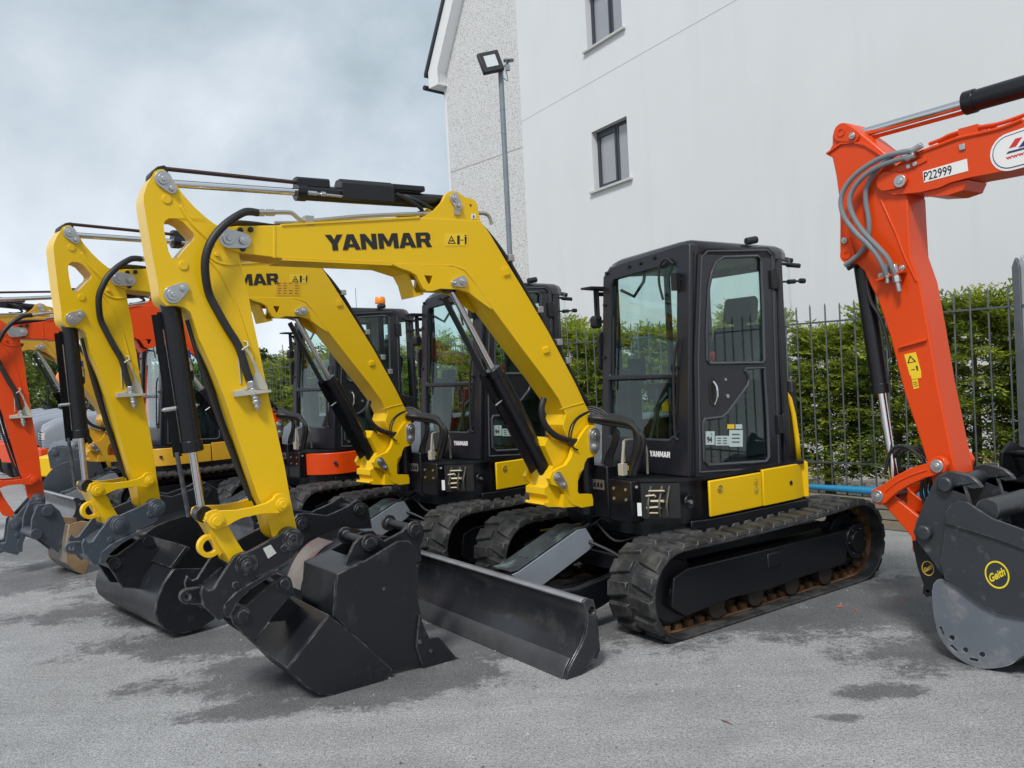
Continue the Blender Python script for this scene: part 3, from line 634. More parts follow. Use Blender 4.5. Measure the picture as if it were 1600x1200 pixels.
def undercarriage(root):
    make_track(root, .785); make_track(root, -.785)
    m = MB(); m.box((-.55, -.6, .3), (.55, .6, .47)); m.prism([(-.7, .34), (-.3, .5), (.3, .5), (.75, .36), (.75, .24), (-.7, .24)], 'y', -.4, .4)
    m.lathe([(.4, .45), (.42, .5), (.42, .58), (.38, .6)], 32); m.box((.35, -.69, .34), (.55, .69, .42)); m.box((-.6, -.69, .34), (-.4, .69, .42))
    m.build('undercarriage_frame', BLK, root, .012)
    # blade
    prof = [(1.965, .0), (1.945, .05), (1.90, .1), (1.845, .16), (1.805, .22), (1.785, .29), (1.79, .35), (1.815, .4)]
    m = MB(); m.strip(prof, .025, -.97, .97); 
    m.prism([(1.72, .05), (1.76, .08), (1.765, .3), (1.73, .34), (1.70, .3), (1.69, .1)], 'y', -.97, .97)
    for s in (-1, 1):
        m.prism([(1.968, -.002), (1.95, .05), (1.905, .1), (1.85, .16), (1.81, .22), (1.79, .29), (1.795, .35), (1.82, .405), (1.79, .42), (1.74, .405), (1.725, .35), (1.72, .12), (1.86, -.002)], 'y', s * .97, s * .99, [circ(1.757, .345, .022, 12)])
    bl = m.build('blade', BLADEM, root, .005)
    m = MB(); m.prism([(1.815, .392), (1.822, .405), (1.80, .418), (1.755, .41), (1.76, .39)], 'y', -.968, .968); m.build('top_rail', mat('rail_highlight', (.3, .31, .34), .3, metal=.5, var=.4, vscale=5) if 'rail_highlight' not in bpy.data.materials else bpy.data.materials['rail_highlight'], bl, .003)  # lighter grey puts the bright highlight of the blade's top edge into the colour
    m = MB(); m.strip([(1.968, .0), (1.95, .05), (1.908, .1)], -.012, -.968, .968); m.build('cutting_edge', mat('edge_steel', (.12, .125, .135), .33, metal=.6, var=.3) if 'edge_steel' not in bpy.data.materials else bpy.data.materials['edge_steel'], bl, .003)
    m = MB()
    for y in (-.42, .42): m.prism([(1.72, .08), (1.72, .33), (1.4, .3), (.95, .36), (.7, .36), (.7, .22), (1.0, .2), (1.4, .1)], 'y', y - .03, y + .03)
    m.prism([(1.7, .1), (1.7, .3), (1.3, .26), (1.3, .12)], 'y', -.42, .42)
    m.build('blade_arm', BLK, root, .008)
    o = rodcyl(root, 'blade_cylinder', (.72, .66), (1.55, .34), .045, .025, .25)
    m = MB(); m.strip([(1.68, .40), (1.62, .40), (1.1, .60), (1.02, .60)], -.008, -.13, .09)
    gp = m.build('cylinder_guard', GUARDT, o, .002)
    m = MB(); m.prism([(1.68, .385), (1.62, .395), (1.1, .595), (1.02, .595), (.94, .47), (1.02, .43), (1.45, .26), (1.56, .30)], 'y', .09, .098); m.build('guard_side', SILV, gp, .002)
    m = MB()
    for x, z in ((1.5, .452), (1.25, .548)):
        for y in (-.04, .02): m.cyl((x, y, z), (x, y, z + .012), .012, 6)
    m.build('guard_bolt', DGREY, gp)
    m = MB(); m.tube(spline([(1.0, .1, .5), (.9, .25, .42), (.8, .4, .3), (.72, .5, .28)], 6), .012, 8); m.tube(spline([(.85, .0, .62), (.8, .15, .48), (.7, .3, .52)], 6), .01, 8); m.tube([(.7, .35, .5), (.71, .36, .25)], .008, 6); m.build('blade_hose', HOSE, o)

def arc(r, a0, a1, n): return [(r * math.cos(R(a0 + (a1 - a0) * i / n)), r * math.sin(R(a0 + (a1 - a0) * i / n))) for i in range(n + 1)]
SIDE = .735
PLAN = [(.84, -.12), (.86, .1), (.86, .3), (.82, .44), (.72, .58), (.6, .69), (.5, .725), (.2, SIDE), (-.2, SIDE), (-.45, SIDE)] + arc(.96, 127, 233, 18) + [(-.45, -SIDE), (.45, -SIDE), (.62, -.68), (.74, -.5), (.8, -.3)]
def inset(pl, d):
    out = []; n = len(pl)
    for i in range(n):
        p, q = pl[i - 1], pl[(i + 1) % n]; dx, dy = q[0] - p[0], q[1] - p[1]; l = math.hypot(dx, dy); out.append((pl[i][0] - dy / l * d, pl[i][1] + dx / l * d))
    return out
def upper(root, paint, text_ok=1, style=0):
    m = MB()
    m.prism(inset(PLAN, .03), 'z', .63, .93); m.prism(inset(PLAN, .05), 'z', .55, .63)
    side_top = [p for p in PLAN]
    m.prism(inset(PLAN, -.005), 'z', .925, .95)
    body = m.build('body', BLK, root, .012); XO = -.06 if style else 0
    # skirt below the panels
    i0 = 6; sk = PLAN[5:25]
    m = MB(); m.strip([(p[0], p[1]) for p in sk], -.02, .575, .655, 'z'); m.build('skirt', BLK, root, .008)
    # side panels with recessed bolts
    m = MB(); a = [(.46, .735), (.2, .741), (-.085, .741)] if not style else [(.84, .28), (.80, .42), (.69, .62), (.60, .71), (.5, .745), (.2, .75), (-.085, .75)]
    m.strip(a, -.022, .668, .915, 'z')
    p1 = m.build('side_panel', paint, root, .008)
    m = MB()
    for x, z in ((.36, .85), (-.02, .85), (-.02, .79)): m.lathe([(.028, .752), (.028, .764), (.022, .764), (.02, .76), (.012, .76), (.012, .767)], 20, (x, 0, z), 'y')
    m.build('panel_bolt', mat('dull_yellow_bolt', (.5, .36, .06), .4, metal=.4) if not style else paint, p1)
    b = [(-.1, .741), (-.3, .741), (-.46, .738), (-.54, .732), (-.60, .715)] + [(p[0] * 1.012, p[1] * 1.012) for p in arc(.96, 130, 230, 24)] + [(-.45, -.74)]
    m = MB(); m.strip(b, -.024, .668, .93, 'z'); p2 = m.build('rear_panel', paint, root, .01)
    m = MB(); m.cyl((-.42, .73, .8), (-.42, .768, .8), .016, 12); m.build('panel_plug', INK, p2)
    # curved yellow engine cover edge rising behind the cab
    m = MB(); c_ = [(p[0], p[1]) for p in arc(.95, 131, 229, 20)]
    zt = lambda i: 1.47
    n = len(c_); vs = []
    for k, (z, s_) in enumerate(((.93, 1.0), (1.1, .995), (1.3, .975), (1.42, .95), (1.47, .92))):
        vs += [(x * s_, y * s_, z) for x, y in c_]
    lo = 5 * n; vs += [(-.5, .62, z) for z in ()]
    fs = [(k * n + i, k * n + i + 1, (k + 1) * n + i + 1, (k + 1) * n + i) for k in range(4) for i in range(n - 1)]
    fs.append(tuple(4 * n + i for i in range(n)))
    m.add(vs, fs); ho = m.build('engine_cover', paint, root, ang=60)
    s = ho.modifiers.new('thick', 'SOLIDIFY'); s.thickness = .03
    if text_ok:
        m = MB(); f = lambda a_, b_: (lambda an, z: (.972 * (.99 - .02 * (z > 1.2)) * math.cos(R(an)), .972 * (.99 - .02 * (z > 1.2)) * math.sin(R(an)), z))(133.5 + 4 * b_, 1.08 + .26 * (1 - a_))
        text('ViO57', f, m, .05); m.build('model_lettering', INK, ho, smooth=False)
    # right side hood
    m = MB(); m.prism([(.6, .93), (.5, 1.1), (.25, 1.27), (-.1, 1.31), (-.55, 1.31), (-.55, .93)], 'y', -.72, -.24); m.build('hood', LGREY if 'hood' not in root else LGREY, root, .03)
    # front compartment
    m = MB(); m.box((.80, -.26, .66), (.905, .22, 1.03)); m.box((.80, .22, .65), (.9, .45, .94)); m.build('front_box', BLK, root, .01)
    m = MB()
    for y in (.28, .40):
        for z in (.88, .81): m.cyl((.9, y, z), (.908, y, z), .011, 8)
    m.cyl((.86, .46, .9), (.868, .47, .9), .01, 8); m.build('box_bolt', ZINC, root)
    m = MB(); m.prism([(.06, .86), (.185, .86), (.185, .93), (.06, .93)], 'x', .905, .909); m.mi = 1
    for i in range(3): m.prism([(.075 + .035 * i, .875), (.1 + .035 * i, .875), (.1 + .035 * i, .915), (.075 + .035 * i, .9)], 'x', .908, .911)
    m.build('data_plate', [ZINC, INK], root, smooth=False)
    # exposed valves in an open bay
    if style:
        m = MB(); m.cyl((.6, .72, .8), (.62, .745, .8), .02, 12); m.build('panel_lock', PLAS, root)
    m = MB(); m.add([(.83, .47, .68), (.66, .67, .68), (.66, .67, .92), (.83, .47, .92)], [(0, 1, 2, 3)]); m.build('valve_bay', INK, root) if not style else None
    m = MB()
    D = Vector((-.17, .2, 0)).normalized(); O = Vector((.845, .49, 0))
    for i, (z, k0, k1, r_) in enumerate(((.72, .05, .1, .009), (.755, .03, .12, .012), (.80, .06, .14, .014), (.835, .03, .09, .011), (.87, .05, .15, .009))):
        a_ = O + D * k0; b_ = O + D * k1; m.tube([(a_.x, a_.y, z), (b_.x, b_.y, z + .006 * (i % 2))], r_, 8); m.tube([(b_.x, b_.y, z), (b_.x - .04, b_.y - .02, z - .03)], r_ * .9, 8)
    for k in (.045, .12, .17): c_ = O + D * k; m.tube(spline([(c_.x, c_.y, .70), (c_.x + .015, c_.y + .01, .78), (c_.x - .01, c_.y, .84), (c_.x - .03, c_.y, .9)], 4), .008, 6)
    m.build('valve_bank', mat('valve_steel', (.22, .2, .16), .4, metal=.8, var=.5, vscale=30) if 'valve_steel' not in bpy.data.materials else bpy.data.materials['valve_steel'], root) if not style else None
    m = MB(); m.add([(.862, .462, .7), (.845, .485, .7), (.845, .485, .79), (.862, .462, .79)], [(0, 1, 2, 3)]); m.build('tie_label', WHT, root) if not style else None
    m = MB(); m.lathe([(.05, 0), (.045, .006), (.02, .002)], 20, (.62, .715, .79), 'y'); m.build('tie_down', BLK, root) if not style else None; m = MB(); m.cyl((.62, .70, .79), (.62, .735, .79), .014, 8); m.build('tie_bolt', ZINC, root) if not style else None
    # hand rail and hoses in front of the cab
    A_ = lambda L: [MAIN.at(u, v, 0, x) for u, v, x in L]
    rs = mat('rail_steel', (.5, .47, .38), .35, metal=.5) if 'rail_steel' not in bpy.data.materials else bpy.data.materials['rail_steel']
    m = MB(); m.tube(spline(A_([(976, 722, .8), (974, 700, .8), (975, 689, .8), (986, 686, .78), (1000, 687, .76), (1006, 692, .75), (1010, 703, .74), (1012, 740, .72)]), 5), .009, 8); m.build('grab_rail', rs, root)
    m = MB()
    for i in range(5):
        du, dv = 3.2 * i - 6, 3.0 * i - 6; dx = .012 * ((i * 2) % 5 - 2)
        m.tube(spline(A_([(918 + du * .2, 652 + dv * .5, .95 + dx), (940, 654 + dv, .88 + dx), (962, 657 + dv, .85 + dx), (984 + du * .3, 662 + dv * .9, .83 + dx), (997 + du * .8, 676 + dv * .5, .82 + dx), (999 + du, 697, .81 + dx), (993 + du, 718, .80 + dx), (985 + du, 742, .80 + dx)]), 5), .0185, 9)
    for i in range(4):
        m.tube(spline(A_([(908, 640 + i, .95), (925, 636 + 3 * i, .9), (946, 645 + 4 * i, .86), (959 + 2 * i, 668 + 2 * i, .84), (958 + 2 * i, 690, .83), (948 + 3 * i, 712, .82), (944 + 3 * i, 732, .82)]), 5), .011, 8)
    m.build('hose_bundle', HOSE, root)
    m = MB(); m.tube(spline([(a, .125, b) for a, b in T([(850, 622), (846, 640), (850, 660), (862, 676), (880, 686), (900, 690), (922, 688)], .125)], 5), .022, 10)
    m.tube(spline([(a, .165, b) for a, b in T([(922, 642), (905, 650), (893, 664), (889, 682), (894, 698), (903, 703)], .165)], 5), .006, 6); m.tube(spline([(a, .16, b) for a, b in T([(920, 644), (903, 655), (896, 668), (893, 684), (897, 696)], .165)], 5), .006, 6); m.build('slew_hose', HOSE, root)
    m = MB(); p = A_([(977, 731, .83)])[0]; m.tube([(p[0], p[1] - .02, p[2]), (p[0], p[1] + .02, p[2])], .02, 10); m.build('hose_mark', YLAB, root)
    m = MB(); q = A_([(972, 731, .86), (975, 690, .86)]); m.tube([q[0], q[1]], .011, 8); m.box((q[0][0] - .02, q[0][1] - .02, q[0][2] - .05), (q[0][0] + .02, q[0][1] + .03, q[0][2] + .03)); m.build('hose_stand', CREAM, root)

def cab(root, style=0, L=1.0):
    """operator cab; front face raked"""
    rk = lambda p: (p[0] + max(0, (2.55 - p[2])) * .078 * (p[0] > .2), p[1], p[2])
    xr = -.47 if not style else -.75
    T7 = lambda pts: MAIN.xz(pts, .71)
    fz, fy0, fy1 = .95, -.19, .70
    cabe = MB()
    # front frame
    up_ = [(-.105, 1.66), (-.095, 2.34), (-.06, 2.385), (.52, 2.425), (.575, 2.39), (.575, 1.66)]
    lo_ = [(-.105, 1.62), (.575, 1.62), (.575, 1.29), (.555, 1.235), (.50, 1.2), (-.105, 1.2)]
    cabe.prism([(fy0, fz), (fy1, fz), (fy1, 2.54), (.62, 2.55), (.1, 2.51), (fy0 + .06, 2.475), (fy0, 2.42)], 'x', .42, .475, [up_, lo_])
    cabe.sub(rk)
    # right side frame, rear frame
    c2 = MB(); c2.prism([(.42, .95), (.42, 2.5), (-.62, 2.5), (-.62, .95)], 'y', -.19, -.15, [[(.36, 1.3), (.36, 2.44), (-.17, 2.44), (-.17, 1.3)], [(-.22, 1.3), (-.22, 2.44), (-.58, 2.44), (-.58, 1.3)]])
    c2.prism([(-.19, .95), (.6, .95), (.6, 1.47), (.6, 2.42), (.6, 2.5), (-.19, 2.5)], 'x', -.66, -.62, [[(-.12, 1.4), (-.12, 2.42), (.575, 2.42), (.575, 1.4)]])
    cabe.add(c2.v, c2.f)
    # front left corner post, rear post beside the door
    c3 = MB(); c3.prism([(.36, .61), (.47, .61), (.47, .685), (.45, .70), (.36, .70)], 'z', .95, 2.5); c3.sub(rk); cabe.add(c3.v, c3.f)
    if not style: cabe.box((-.53, .60, .93), (-.455, .70, 2.5))
    else: cabe.box((-.66, .60, .93), (-.60, .70, 2.5)); cabe.box((-.2, .60, .93), (-.1, .70, 2.5))
    fr = cabe.build('cab', CABM, root, .012)
    m = MB(); rp = [(.44, -.15), (.47, -.05), (.475, .55), (.46, .67), (.40, .71), (-.5, .71), (-.62, .66), (-.66, .5), (-.66, -.1), (-.6, -.18), (.35, -.19)]
    def lay(z, d, dz=0): return [(x, y, z + (0 if y > .3 else -.05 * (x > 0) * (.3 - y) / .5)) for x, y in inset(rp, d)]
    Z = [(2.47, 0), (2.52, -.0), (2.555, .02), (2.575, .06), (2.58, .12)]
    vs = []; n = len(rp)
    for z, d in Z: vs += lay(z, d)
    m.add(vs, [(k * n + i, k * n + (i + 1) % n, (k + 1) * n + (i + 1) % n, (k + 1) * n + i) for k in range(4) for i in range(n)] + [tuple(range(n)), tuple(4 * n + i for i in range(n))])
    m.build('roof', CABM, fr, ang=50)
    # glass
    m = MB()
    for pts, g in ((up_, 0), (lo_, 0)): m.prism(pts, 'x', .436, .440)
    m.sub(rk); m.build('windscreen', GLS, fr, smooth=False)
    m = MB(); m.box((-.17, -.172, 1.3), (.36, -.168, 2.44)); m.box((-.58, -.172, 1.3), (-.22, -.168, 2.44)); m.build('side_window', GLSC, fr, smooth=False)
    m = MB(); m.box((-.642, -.12, 1.4), (-.638, .575, 2.42)); m.build('rear_window', GLSC, fr, smooth=False)
    m = MB(); q_ = [(-.53, .70), (-.58, .705), (-.62, .70), (-.65, .68), (-.665, .64)] if not style else [(-.2, .685), (-.6, .685)]
    vs = [(x, y, z) for z in (1.47, 2.48) for x, y in q_]; n = len(q_); m.add(vs, [(i, i + 1, n + i + 1, n + i) for i in range(n - 1)]); m.build('quarter_window', GLS if style else GLSC, fr)
    m = MB(); 
    if not style: m.prism([(-.53, .93), (-.645, .93), (-.645, 1.47), (-.53, 1.47)], 'y', .62, .66); m.box((-.66, .6, 1.3), (-.6, .68, 1.55))
    else: m.prism([(-.1, .93), (-.66, .93), (-.66, 1.47), (-.4, 1.53), (-.1, 1.6)], 'y', .62, .69)
    m.build('rear_corner', CABM, fr, .01)
    # door
    xd = [(1088, 745), (1085, 560), (1091, 398), (1102, 388), (1200, 386), (1211, 396), (1216, 560), (1222, 735)]
    hole1 = [(1105, 563), (1104, 520), (1107, 450), (1111, 430), (1118, 410), (1130, 402), (1183, 400), (1189, 406), (1192, 480), (1194, 563), (1190, 567), (1108, 568)]
    hole2 = [(1098, 662), (1101, 655), (1127, 652), (1136, 645), (1168, 602), (1170, 594), (1168, 586), (1163, 579), (1165, 576), (1194, 575), (1199, 650), (1201, 714), (1196, 721), (1106, 727), (1100, 720)]
    m = MB(); h1, h2 = T7(hole1), T7(hole2)
    m.prism(T7(xd), 'y', .685, .71, [h1, h2]); dr = m.build('door', CABM, fr, .006)
    m = MB()
    for h in (h1, h2): m.tube([(a, .712, b) for a, b in h + h[:2]], .0115, 8, cap=False)
    ed = T7([(1094, 738), (1091, 560), (1096, 402), (1105, 393), (1197, 391), (1206, 400), (1211, 560), (1217, 730), (1094, 738)]); m.tube([(a, .711, b) for a, b in ed], .008, 8)
    m.build('door_seal', TRIM, dr)
    m = MB(); m.prism(h1, 'y', .697, .700); m.prism(h2, 'y', .697, .700); m.build('door_glass', GLS, dr, smooth=False)
    hq = T7([(1114, 612)])[0]; m = MB(); m.prism(hull([(hq[0], hq[1] + .06, .04), (hq[0], hq[1] - .06, .04)]), 'y', .705, .714); m.build('handle_recess', INK, dr, .003)
    m = MB(); m.tube(spline([(hq[0], .715, hq[1] + .07), (hq[0] - .01, .735, hq[1] + .03), (hq[0] - .01, .735, hq[1] - .04), (hq[0], .72, hq[1] - .09)], 5), .009, 8); m.build('door_handle', CHR, dr)
    lk = T7([(1136, 619)])[0]; m = MB(); m.disc(*lk, .014, .71, .72, 12); lk = T7([(1133, 593)])[0]; m.disc(*lk, .01, .71, .718, 12); m.build('door_lock', ZINC, dr)
    m = MB()
    for u, v in ((1206, 437), (1216, 663)):
        q = T7([(u, v)])[0]; m.box((q[0] - .05, .70, q[1] - .07), (q[0] + .02, .73, q[1] + .07)); m.tube([(q[0] - .05, .725, q[1] - .08), (q[0] - .05, .725, q[1] + .08)], .012, 8)
    m.build('hinge', PLAS, fr, .004)
    if not style:
        m = MB()
        def st_(a, b, mi, y=.7008): q = T7([(a[0], b[1]), (b[0], b[1]), (b[0], a[1]), (a[0], a[1])]); m.mi = mi; m.prism(q, 'y', y, y + .0012)
        st_((1099.5, 674), (1103, 694), 0); st_((1104, 674), (1118, 695), 0); st_((1119.5, 681), (1141, 696), 0); st_((1141, 672), (1162, 698), 0); st_((1138, 663), (1149, 670), 1); st_((1151, 663), (1161, 670), 0)
        m.mi = 2; text('94', aff(*T7([(1106, 692), (1114, 692), (1106, 682)]), .7026), m, .04); text('L', aff(*T7([(1112, 680), (1115, 680), (1112, 676)]), .7026), m)
        for k in range(3):
            for x in (1122, 1131): st_((x, 684 + 4 * k), (x + 6, 685.2 + 4 * k), 2, .7022)
            st_((1145, 678 + 6 * k), (1157, 679.4 + 6 * k), 2, .7022)
        m.build('window_stickers', [TEAL, YLAB, INK], dr, smooth=False)
        m = MB(); q = [rk((.477, y, z)) for y, z in ((.33, 1.075), (.53, 1.075), (.33, 1.115))]
        yanmar(lambda a, b: tuple(q[0][i] + a * (q[1][i] - q[0][i]) + b * (q[2][i] - q[0][i]) for i in range(3)), m); m.build('lettering', WINK, fr, smooth=False)
    # bolts, wiper, lights, mirror, grab rail
    m = MB()
    for y, z in ((-.14, 2.44), (.1, 2.46), (.22, 2.47), (.36, 2.49), (-.16, 1.8), (-.16, 2.2), (.61, 2.3), (.6, 1.7), (.6, 1.25)):
        p = rk((.475, y, z)); m.cyl(p, (p[0] + .014, p[1], p[2]), .013, 10)
    m.build('frame_bolt', PLAS, fr)
    m = MB(); m.tube(spline([rk((.49, .56, 2.42)), rk((.5, .5, 2.46)), rk((.5, .44, 2.42)), rk((.495, .43, 2.3)), rk((.485, .46, 2.18))], 6), .009, 8); b_ = rk((.485, .6, 2.3)); m.box((b_[0], b_[1] - .03, b_[2] - .07), (b_[0] + .04, b_[1] + .02, b_[2] + .05)); 
    m.tube(spline([rk((.5, .62, 1.9)), rk((.51, .6, 1.8)), rk((.5, .58, 1.6)), rk((.49, .585, 1.25)), rk((.48, .61, 1.2))], 5), .01, 8)
    m.build('wiper', PLAS, fr)
    m = MB(); m.tube([rk((.47, -.07, 2.1)), rk((.46, -.075, 1.55))], .008, 6); m.tube([rk((.44, -.02, 2.3)), rk((.42, .1, 2.24)), rk((.42, .2, 2.34)), rk((.43, .22, 2.4))], .012, 8); m.build('wiper_blade', PLAS, fr)
    m = MB(); m.box((.42, -.28, 2.28), (.5, -.25, 2.31)); m.tube([(.46, -.2, 2.08), (.48, -.28, 2.08)], .012, 8); m.prism([(.38, 2.32), (.62, 2.33), (.62, 2.345), (.38, 2.345)], 'y', -.3, -.18); m.tube([(.5, -.27, 2.33), (.5, -.27, 2.05)], .014, 8); m.tube([(.5, -.24, 2.33), (.5, -.24, 2.1)], .01, 8); m.prism(hull([(.5, 2.06, .03), (.5, 2.1, .03)]), 'y', -.31, -.24); m.build('mirror_bracket', PLAS, fr, .003)
    m = MB(); m.prism(hull([(.5, 1.75, .05), (.5, 1.95, .05)]), 'y', -.22, -.195); m.build('mirror', PLAS, fr, .004)
    m = MB(); m.tube([(-.5, .68, 2.44), (-.6, .72, 2.43)], .012, 8); m.tube([(-.58, .7, 2.43), (-.68, .74, 2.42)], .018, 8); m.tube([(-.53, .70, 2.3), (-.75, .72, 2.31)], .008, 8); m.tube([(-.58, .705, 2.3), (-.65, .71, 2.305)], .018, 10); m.tube([(-.72, .71, 2.31), (-.76, .72, 2.31)], .02, 8)
    m.tube([(-.6, .62, 2.49), (-.7, .66, 2.47)], .02, 8); m.build('rear_bracket', PLAS, fr)
    m = MB(); m.tube([(-.13, .69, 2.585), (-.22, .71, 2.60)], .028, 8); m.build('roof_light', PLAS, fr, .004)
    # interior
    m = MB(); m.box((-.5, -.05, 1.32), (.05, .5, 1.45)); m.prism(hull([(-.28, 1.45, .07), (-.42, 1.95, .05)]), 'y', -.02, .48); m.prism(hull([(-.40, 2.07, .05), (-.42, 2.18, .045)]), 'y', .1, .36); m.box((-.42, .18, 1.9), (-.38, .28, 2.1)); m.box((-.45, .0, 1.0), (0, .48, 1.32))
    m.sub(lambda p: (p[0] - .13, p[1] + .05, p[2])); m.build('seat', SEATM, fr, .02)
    m = MB(); m.box((-.3, .5, 1.45), (.12, .62, 1.58)); m.box((-.3, -.14, 1.45), (.12, -.04, 1.58)); m.tube([(.1, .56, 1.56), (.13, .55, 1.74)], .012, 8); m.tube([(.1, -.09, 1.56), (.13, -.09, 1.74)], .012, 8)
    m.tube([(.33, .15, 1.0), (.3, .15, 1.55)], .012, 8); m.tube([(.33, .28, 1.0), (.3, .28, 1.55)], .012, 8); m.box((.3, -.15, 1.0), (.42, -.02, 1.7)); m.box((.2, -.14, 1.6), (.32, -.06, 1.78)); m.tube([(.36, .05, 1.0), (.2, .06, 1.42), (.14, .1, 1.5)], .02, 8)
    m.build('controls', PLAS, fr, .006)
    m = MB(); m.lathe([(.012, -.03), (.022, -.01), (.024, .02), (.012, .04)], 12, (.13, .55, 1.76)); m.build('lever_knob', REDP, fr)
    m = MB(); m.box((-.62, -.15, .94), (.44, .64, .99)); m.build('cab_floor', PLAS, fr)
    return fr

def bracket(root, paint, sw=0):
    m = MB()
    near = [(914, 671), (920, 664), (927, 664), (932, 669), (934, 683), (934, 706), (929, 712), (917, 716), (913, 723), (911, 733), (904, 740), (902, 752), (902, 768), (904, 772), (924, 772), (926, 780), (926, 790), (908, 793), (894, 788), (886, 780), (880, 765), (872, 760), (862, 757), (858, 748), (862, 738), (872, 732), (884, 727), (892, 715), (896, 700), (905, 685)]
    for y0, y1 in ((.115, .155), (-.155, -.115)): m.prism(T(near, .15), 'y', y0, y1)
    cen = [(851, 697), (857, 683), (868, 690), (887, 696), (900, 705), (911, 733), (903, 752), (902, 768), (904, 788), (886, 792), (856, 792), (850, 789), (851, 785), (857, 786), (856, 777), (851, 773), (851, 763), (857, 759), (860, 737), (865, 728)]
    m.prism([q for q in T(cen, .1)], 'y', -.115, .1, )
    m.prism(T([(880, 772), (924, 774), (926, 790), (880, 793)], .15), 'y', -.15, .15)
    o = m.build('swing_bracket', paint, root, .008)
    m = MB(); pinplate(m, [(*T([(927, 679)], .15)[0], .05), (*T([(927, 698)], .15)[0], .046)], .155, .168); pinplate(m, [(*T([(870, 745)], .15)[0], .036), (*T([(879, 757)], .15)[0], .028)], .155, .166)
    for c in ((917, 700), (935, 700)): q = T([c], .15)[0]
    m.build('pin_plate', ZINC, o, .003)
    m = MB(); m.cyl((.92, 0, .68), (.92, 0, 1.12), .07, 24); m.build('swing_post', BLK, o)
    return o

# ------------------------------------------------------------------ buckets
def bucket_a(parent, Sx, name='bucket', mt=STEEL):
    """narrow digging bucket on the hitch, open side towards the machine"""
    m = MB(); Y = .28
    side = [(450, 1045), (515, 961), (560, 998), (613, 1046), (600, 1066), (575, 1078), (550, 1084), (520, 1087), (500, 1086), (480, 1075), (465, 1060)]
    sd = Sx(side, Y)
    for y0, y1 in ((Y - .02, Y), (-Y - .02 + .02 - .02, -Y)): m.prism(sd, 'y', y0, y1)
    sh = [sd[1], sd[0], sd[10], sd[9], sd[8], sd[7], sd[6], sd[5], sd[4], sd[3]]
    m.shell(sh, .02, -Y - .02, Y - .02)
    b = m.build(name, mt, parent, .006)
    m = MB()
    for yy, dx in ((.12, 0), (-.14, 0)):
        ep = Sx([(360, 958), (364, 950), (372, 946), (384, 946), (432, 905), (440, 899), (448, 900), (455, 906), (458, 918), (462, 934)] + ([(455, 928), (425, 965), (400, 998), (396, 1006)] if yy > 0 else [(500, 965), (478, 985), (420, 990), (398, 1004)]) + [(380, 992), (364, 974)], .14)
        m.prism(ep, 'y', yy, yy + .025)
    m.build('ear', mt, b, .004)
    m = MB()
    for c in ((378, 961), (443, 912)): q = Sx([c], .14)[0]; m.disc(*q, .045, -.145, .15); m.disc(*q, .03, -.16, .165)
    m.build('bucket_pin', mt, b, .003)
    q = Sx([(521, 1011)], Y)[0]; m = MB(); m.disc(*q, .011, Y, Y + .003, 10); m.build('drain_hole', INK, b)
    return b

def bucket_round(name, parent, side, w0, w1, mt, n_open=0, earx=None, ear_y=.13):
    """ditching bucket: rounded end plates (x,z), curved shell between, ears on top"""
    m = MB()
    m.prism(side, 'y', w0, w0 + .018); m.prism(side, 'y', w1 - .018, w1)
    m.strip(side[n_open:] + side[:1] if n_open == 0 else side[n_open:], .016, w0 + .018, w1 - .018)
    return m.build(name, mt, parent, .005)

# ------------------------------------------------------------------ machines
def machine(fr, name, label, paint, P, group, style=0, letters=1, bucketfn=None):
    root = empty(name, label, 'excavator', (*fr.o, 0), fr.th, group)
    if not P.get('nobody'):
        undercarriage(root); upper(root, paint, letters, style); cab(root, style)
    bracket(root, paint)
    P['paint'] = paint
    A = arm(root, fr, P)
    if bucketfn: bucketfn(root, A)
    return root, A

G1 = 'yellow excavators parked in a row'
main, A1 = machine(MAIN, 'excavator', 'nearest yellow excavator with black cab, its whole rubber track and grey dozer blade in view', YEL,
                   dict(a1=0, a2=0, hitch=STEEL, hlabel=1), G1, bucketfn=lambda r, A: bucket_a(r, A['Sx']))

def bk2(r, A):
    fr = SEC; yn = .52; yf = -.75
    side = fr.xz([(272, 889), (256, 912), (246, 938), (243, 958), (248, 973), (262, 985), (285, 990), (310, 984), (335, 968), (350, 940), (340, 905), (320, 888)], yn)
    path = [side[0]] + side[1:9]
    m = MB(); m.prism(side, 'y', yn - .02, yn); m.prism(side, 'y', yf, yf + .02); m.shell(path, .016, yf + .02, yn - .02)
    b = m.build('bucket', STEEL, r, .005)
    m = MB(); m.prism(fr.xz([(196, 912), (219, 871), (272, 889), (252, 926)], .3)[:1] * 0 or [side[0], (side[0][0] + .02, side[0][1] + .01), (side[0][0] - .1, side[0][1] + .14), (side[0][0] - .13, side[0][1] + .12)], 'y', -.15, yn - .02); m.build('stiffener', STEEL, b, .004)
    ep = [A['st'](q) for q in T([(362, 960), (364, 950), (384, 944), (440, 897), (452, 902), (470, 940), (500, 965), (470, 1010), (398, 1010)], .14)]
    m = MB()
    for yy in (.12, -.15): m.prism(ep, 'y', yy, yy + .028)
    m.build('ear', STEEL, b, .004)
    m = MB()
    for c in ((378, 961), (443, 912)): q = A['Sx']([c], .14)[0]; m.disc(*q, .042, -.16, .16)
    m.build('bucket_pin', STEEL, b, .003)
sec, A2 = machine(SEC, 'excavator', 'second yellow excavator, behind the nearest, with blue-grey hitch and wide ditching bucket', YEL,
                  dict(a1=.007, a2=.043, hitch=GREYB, scribble=1), G1, bucketfn=bk2)
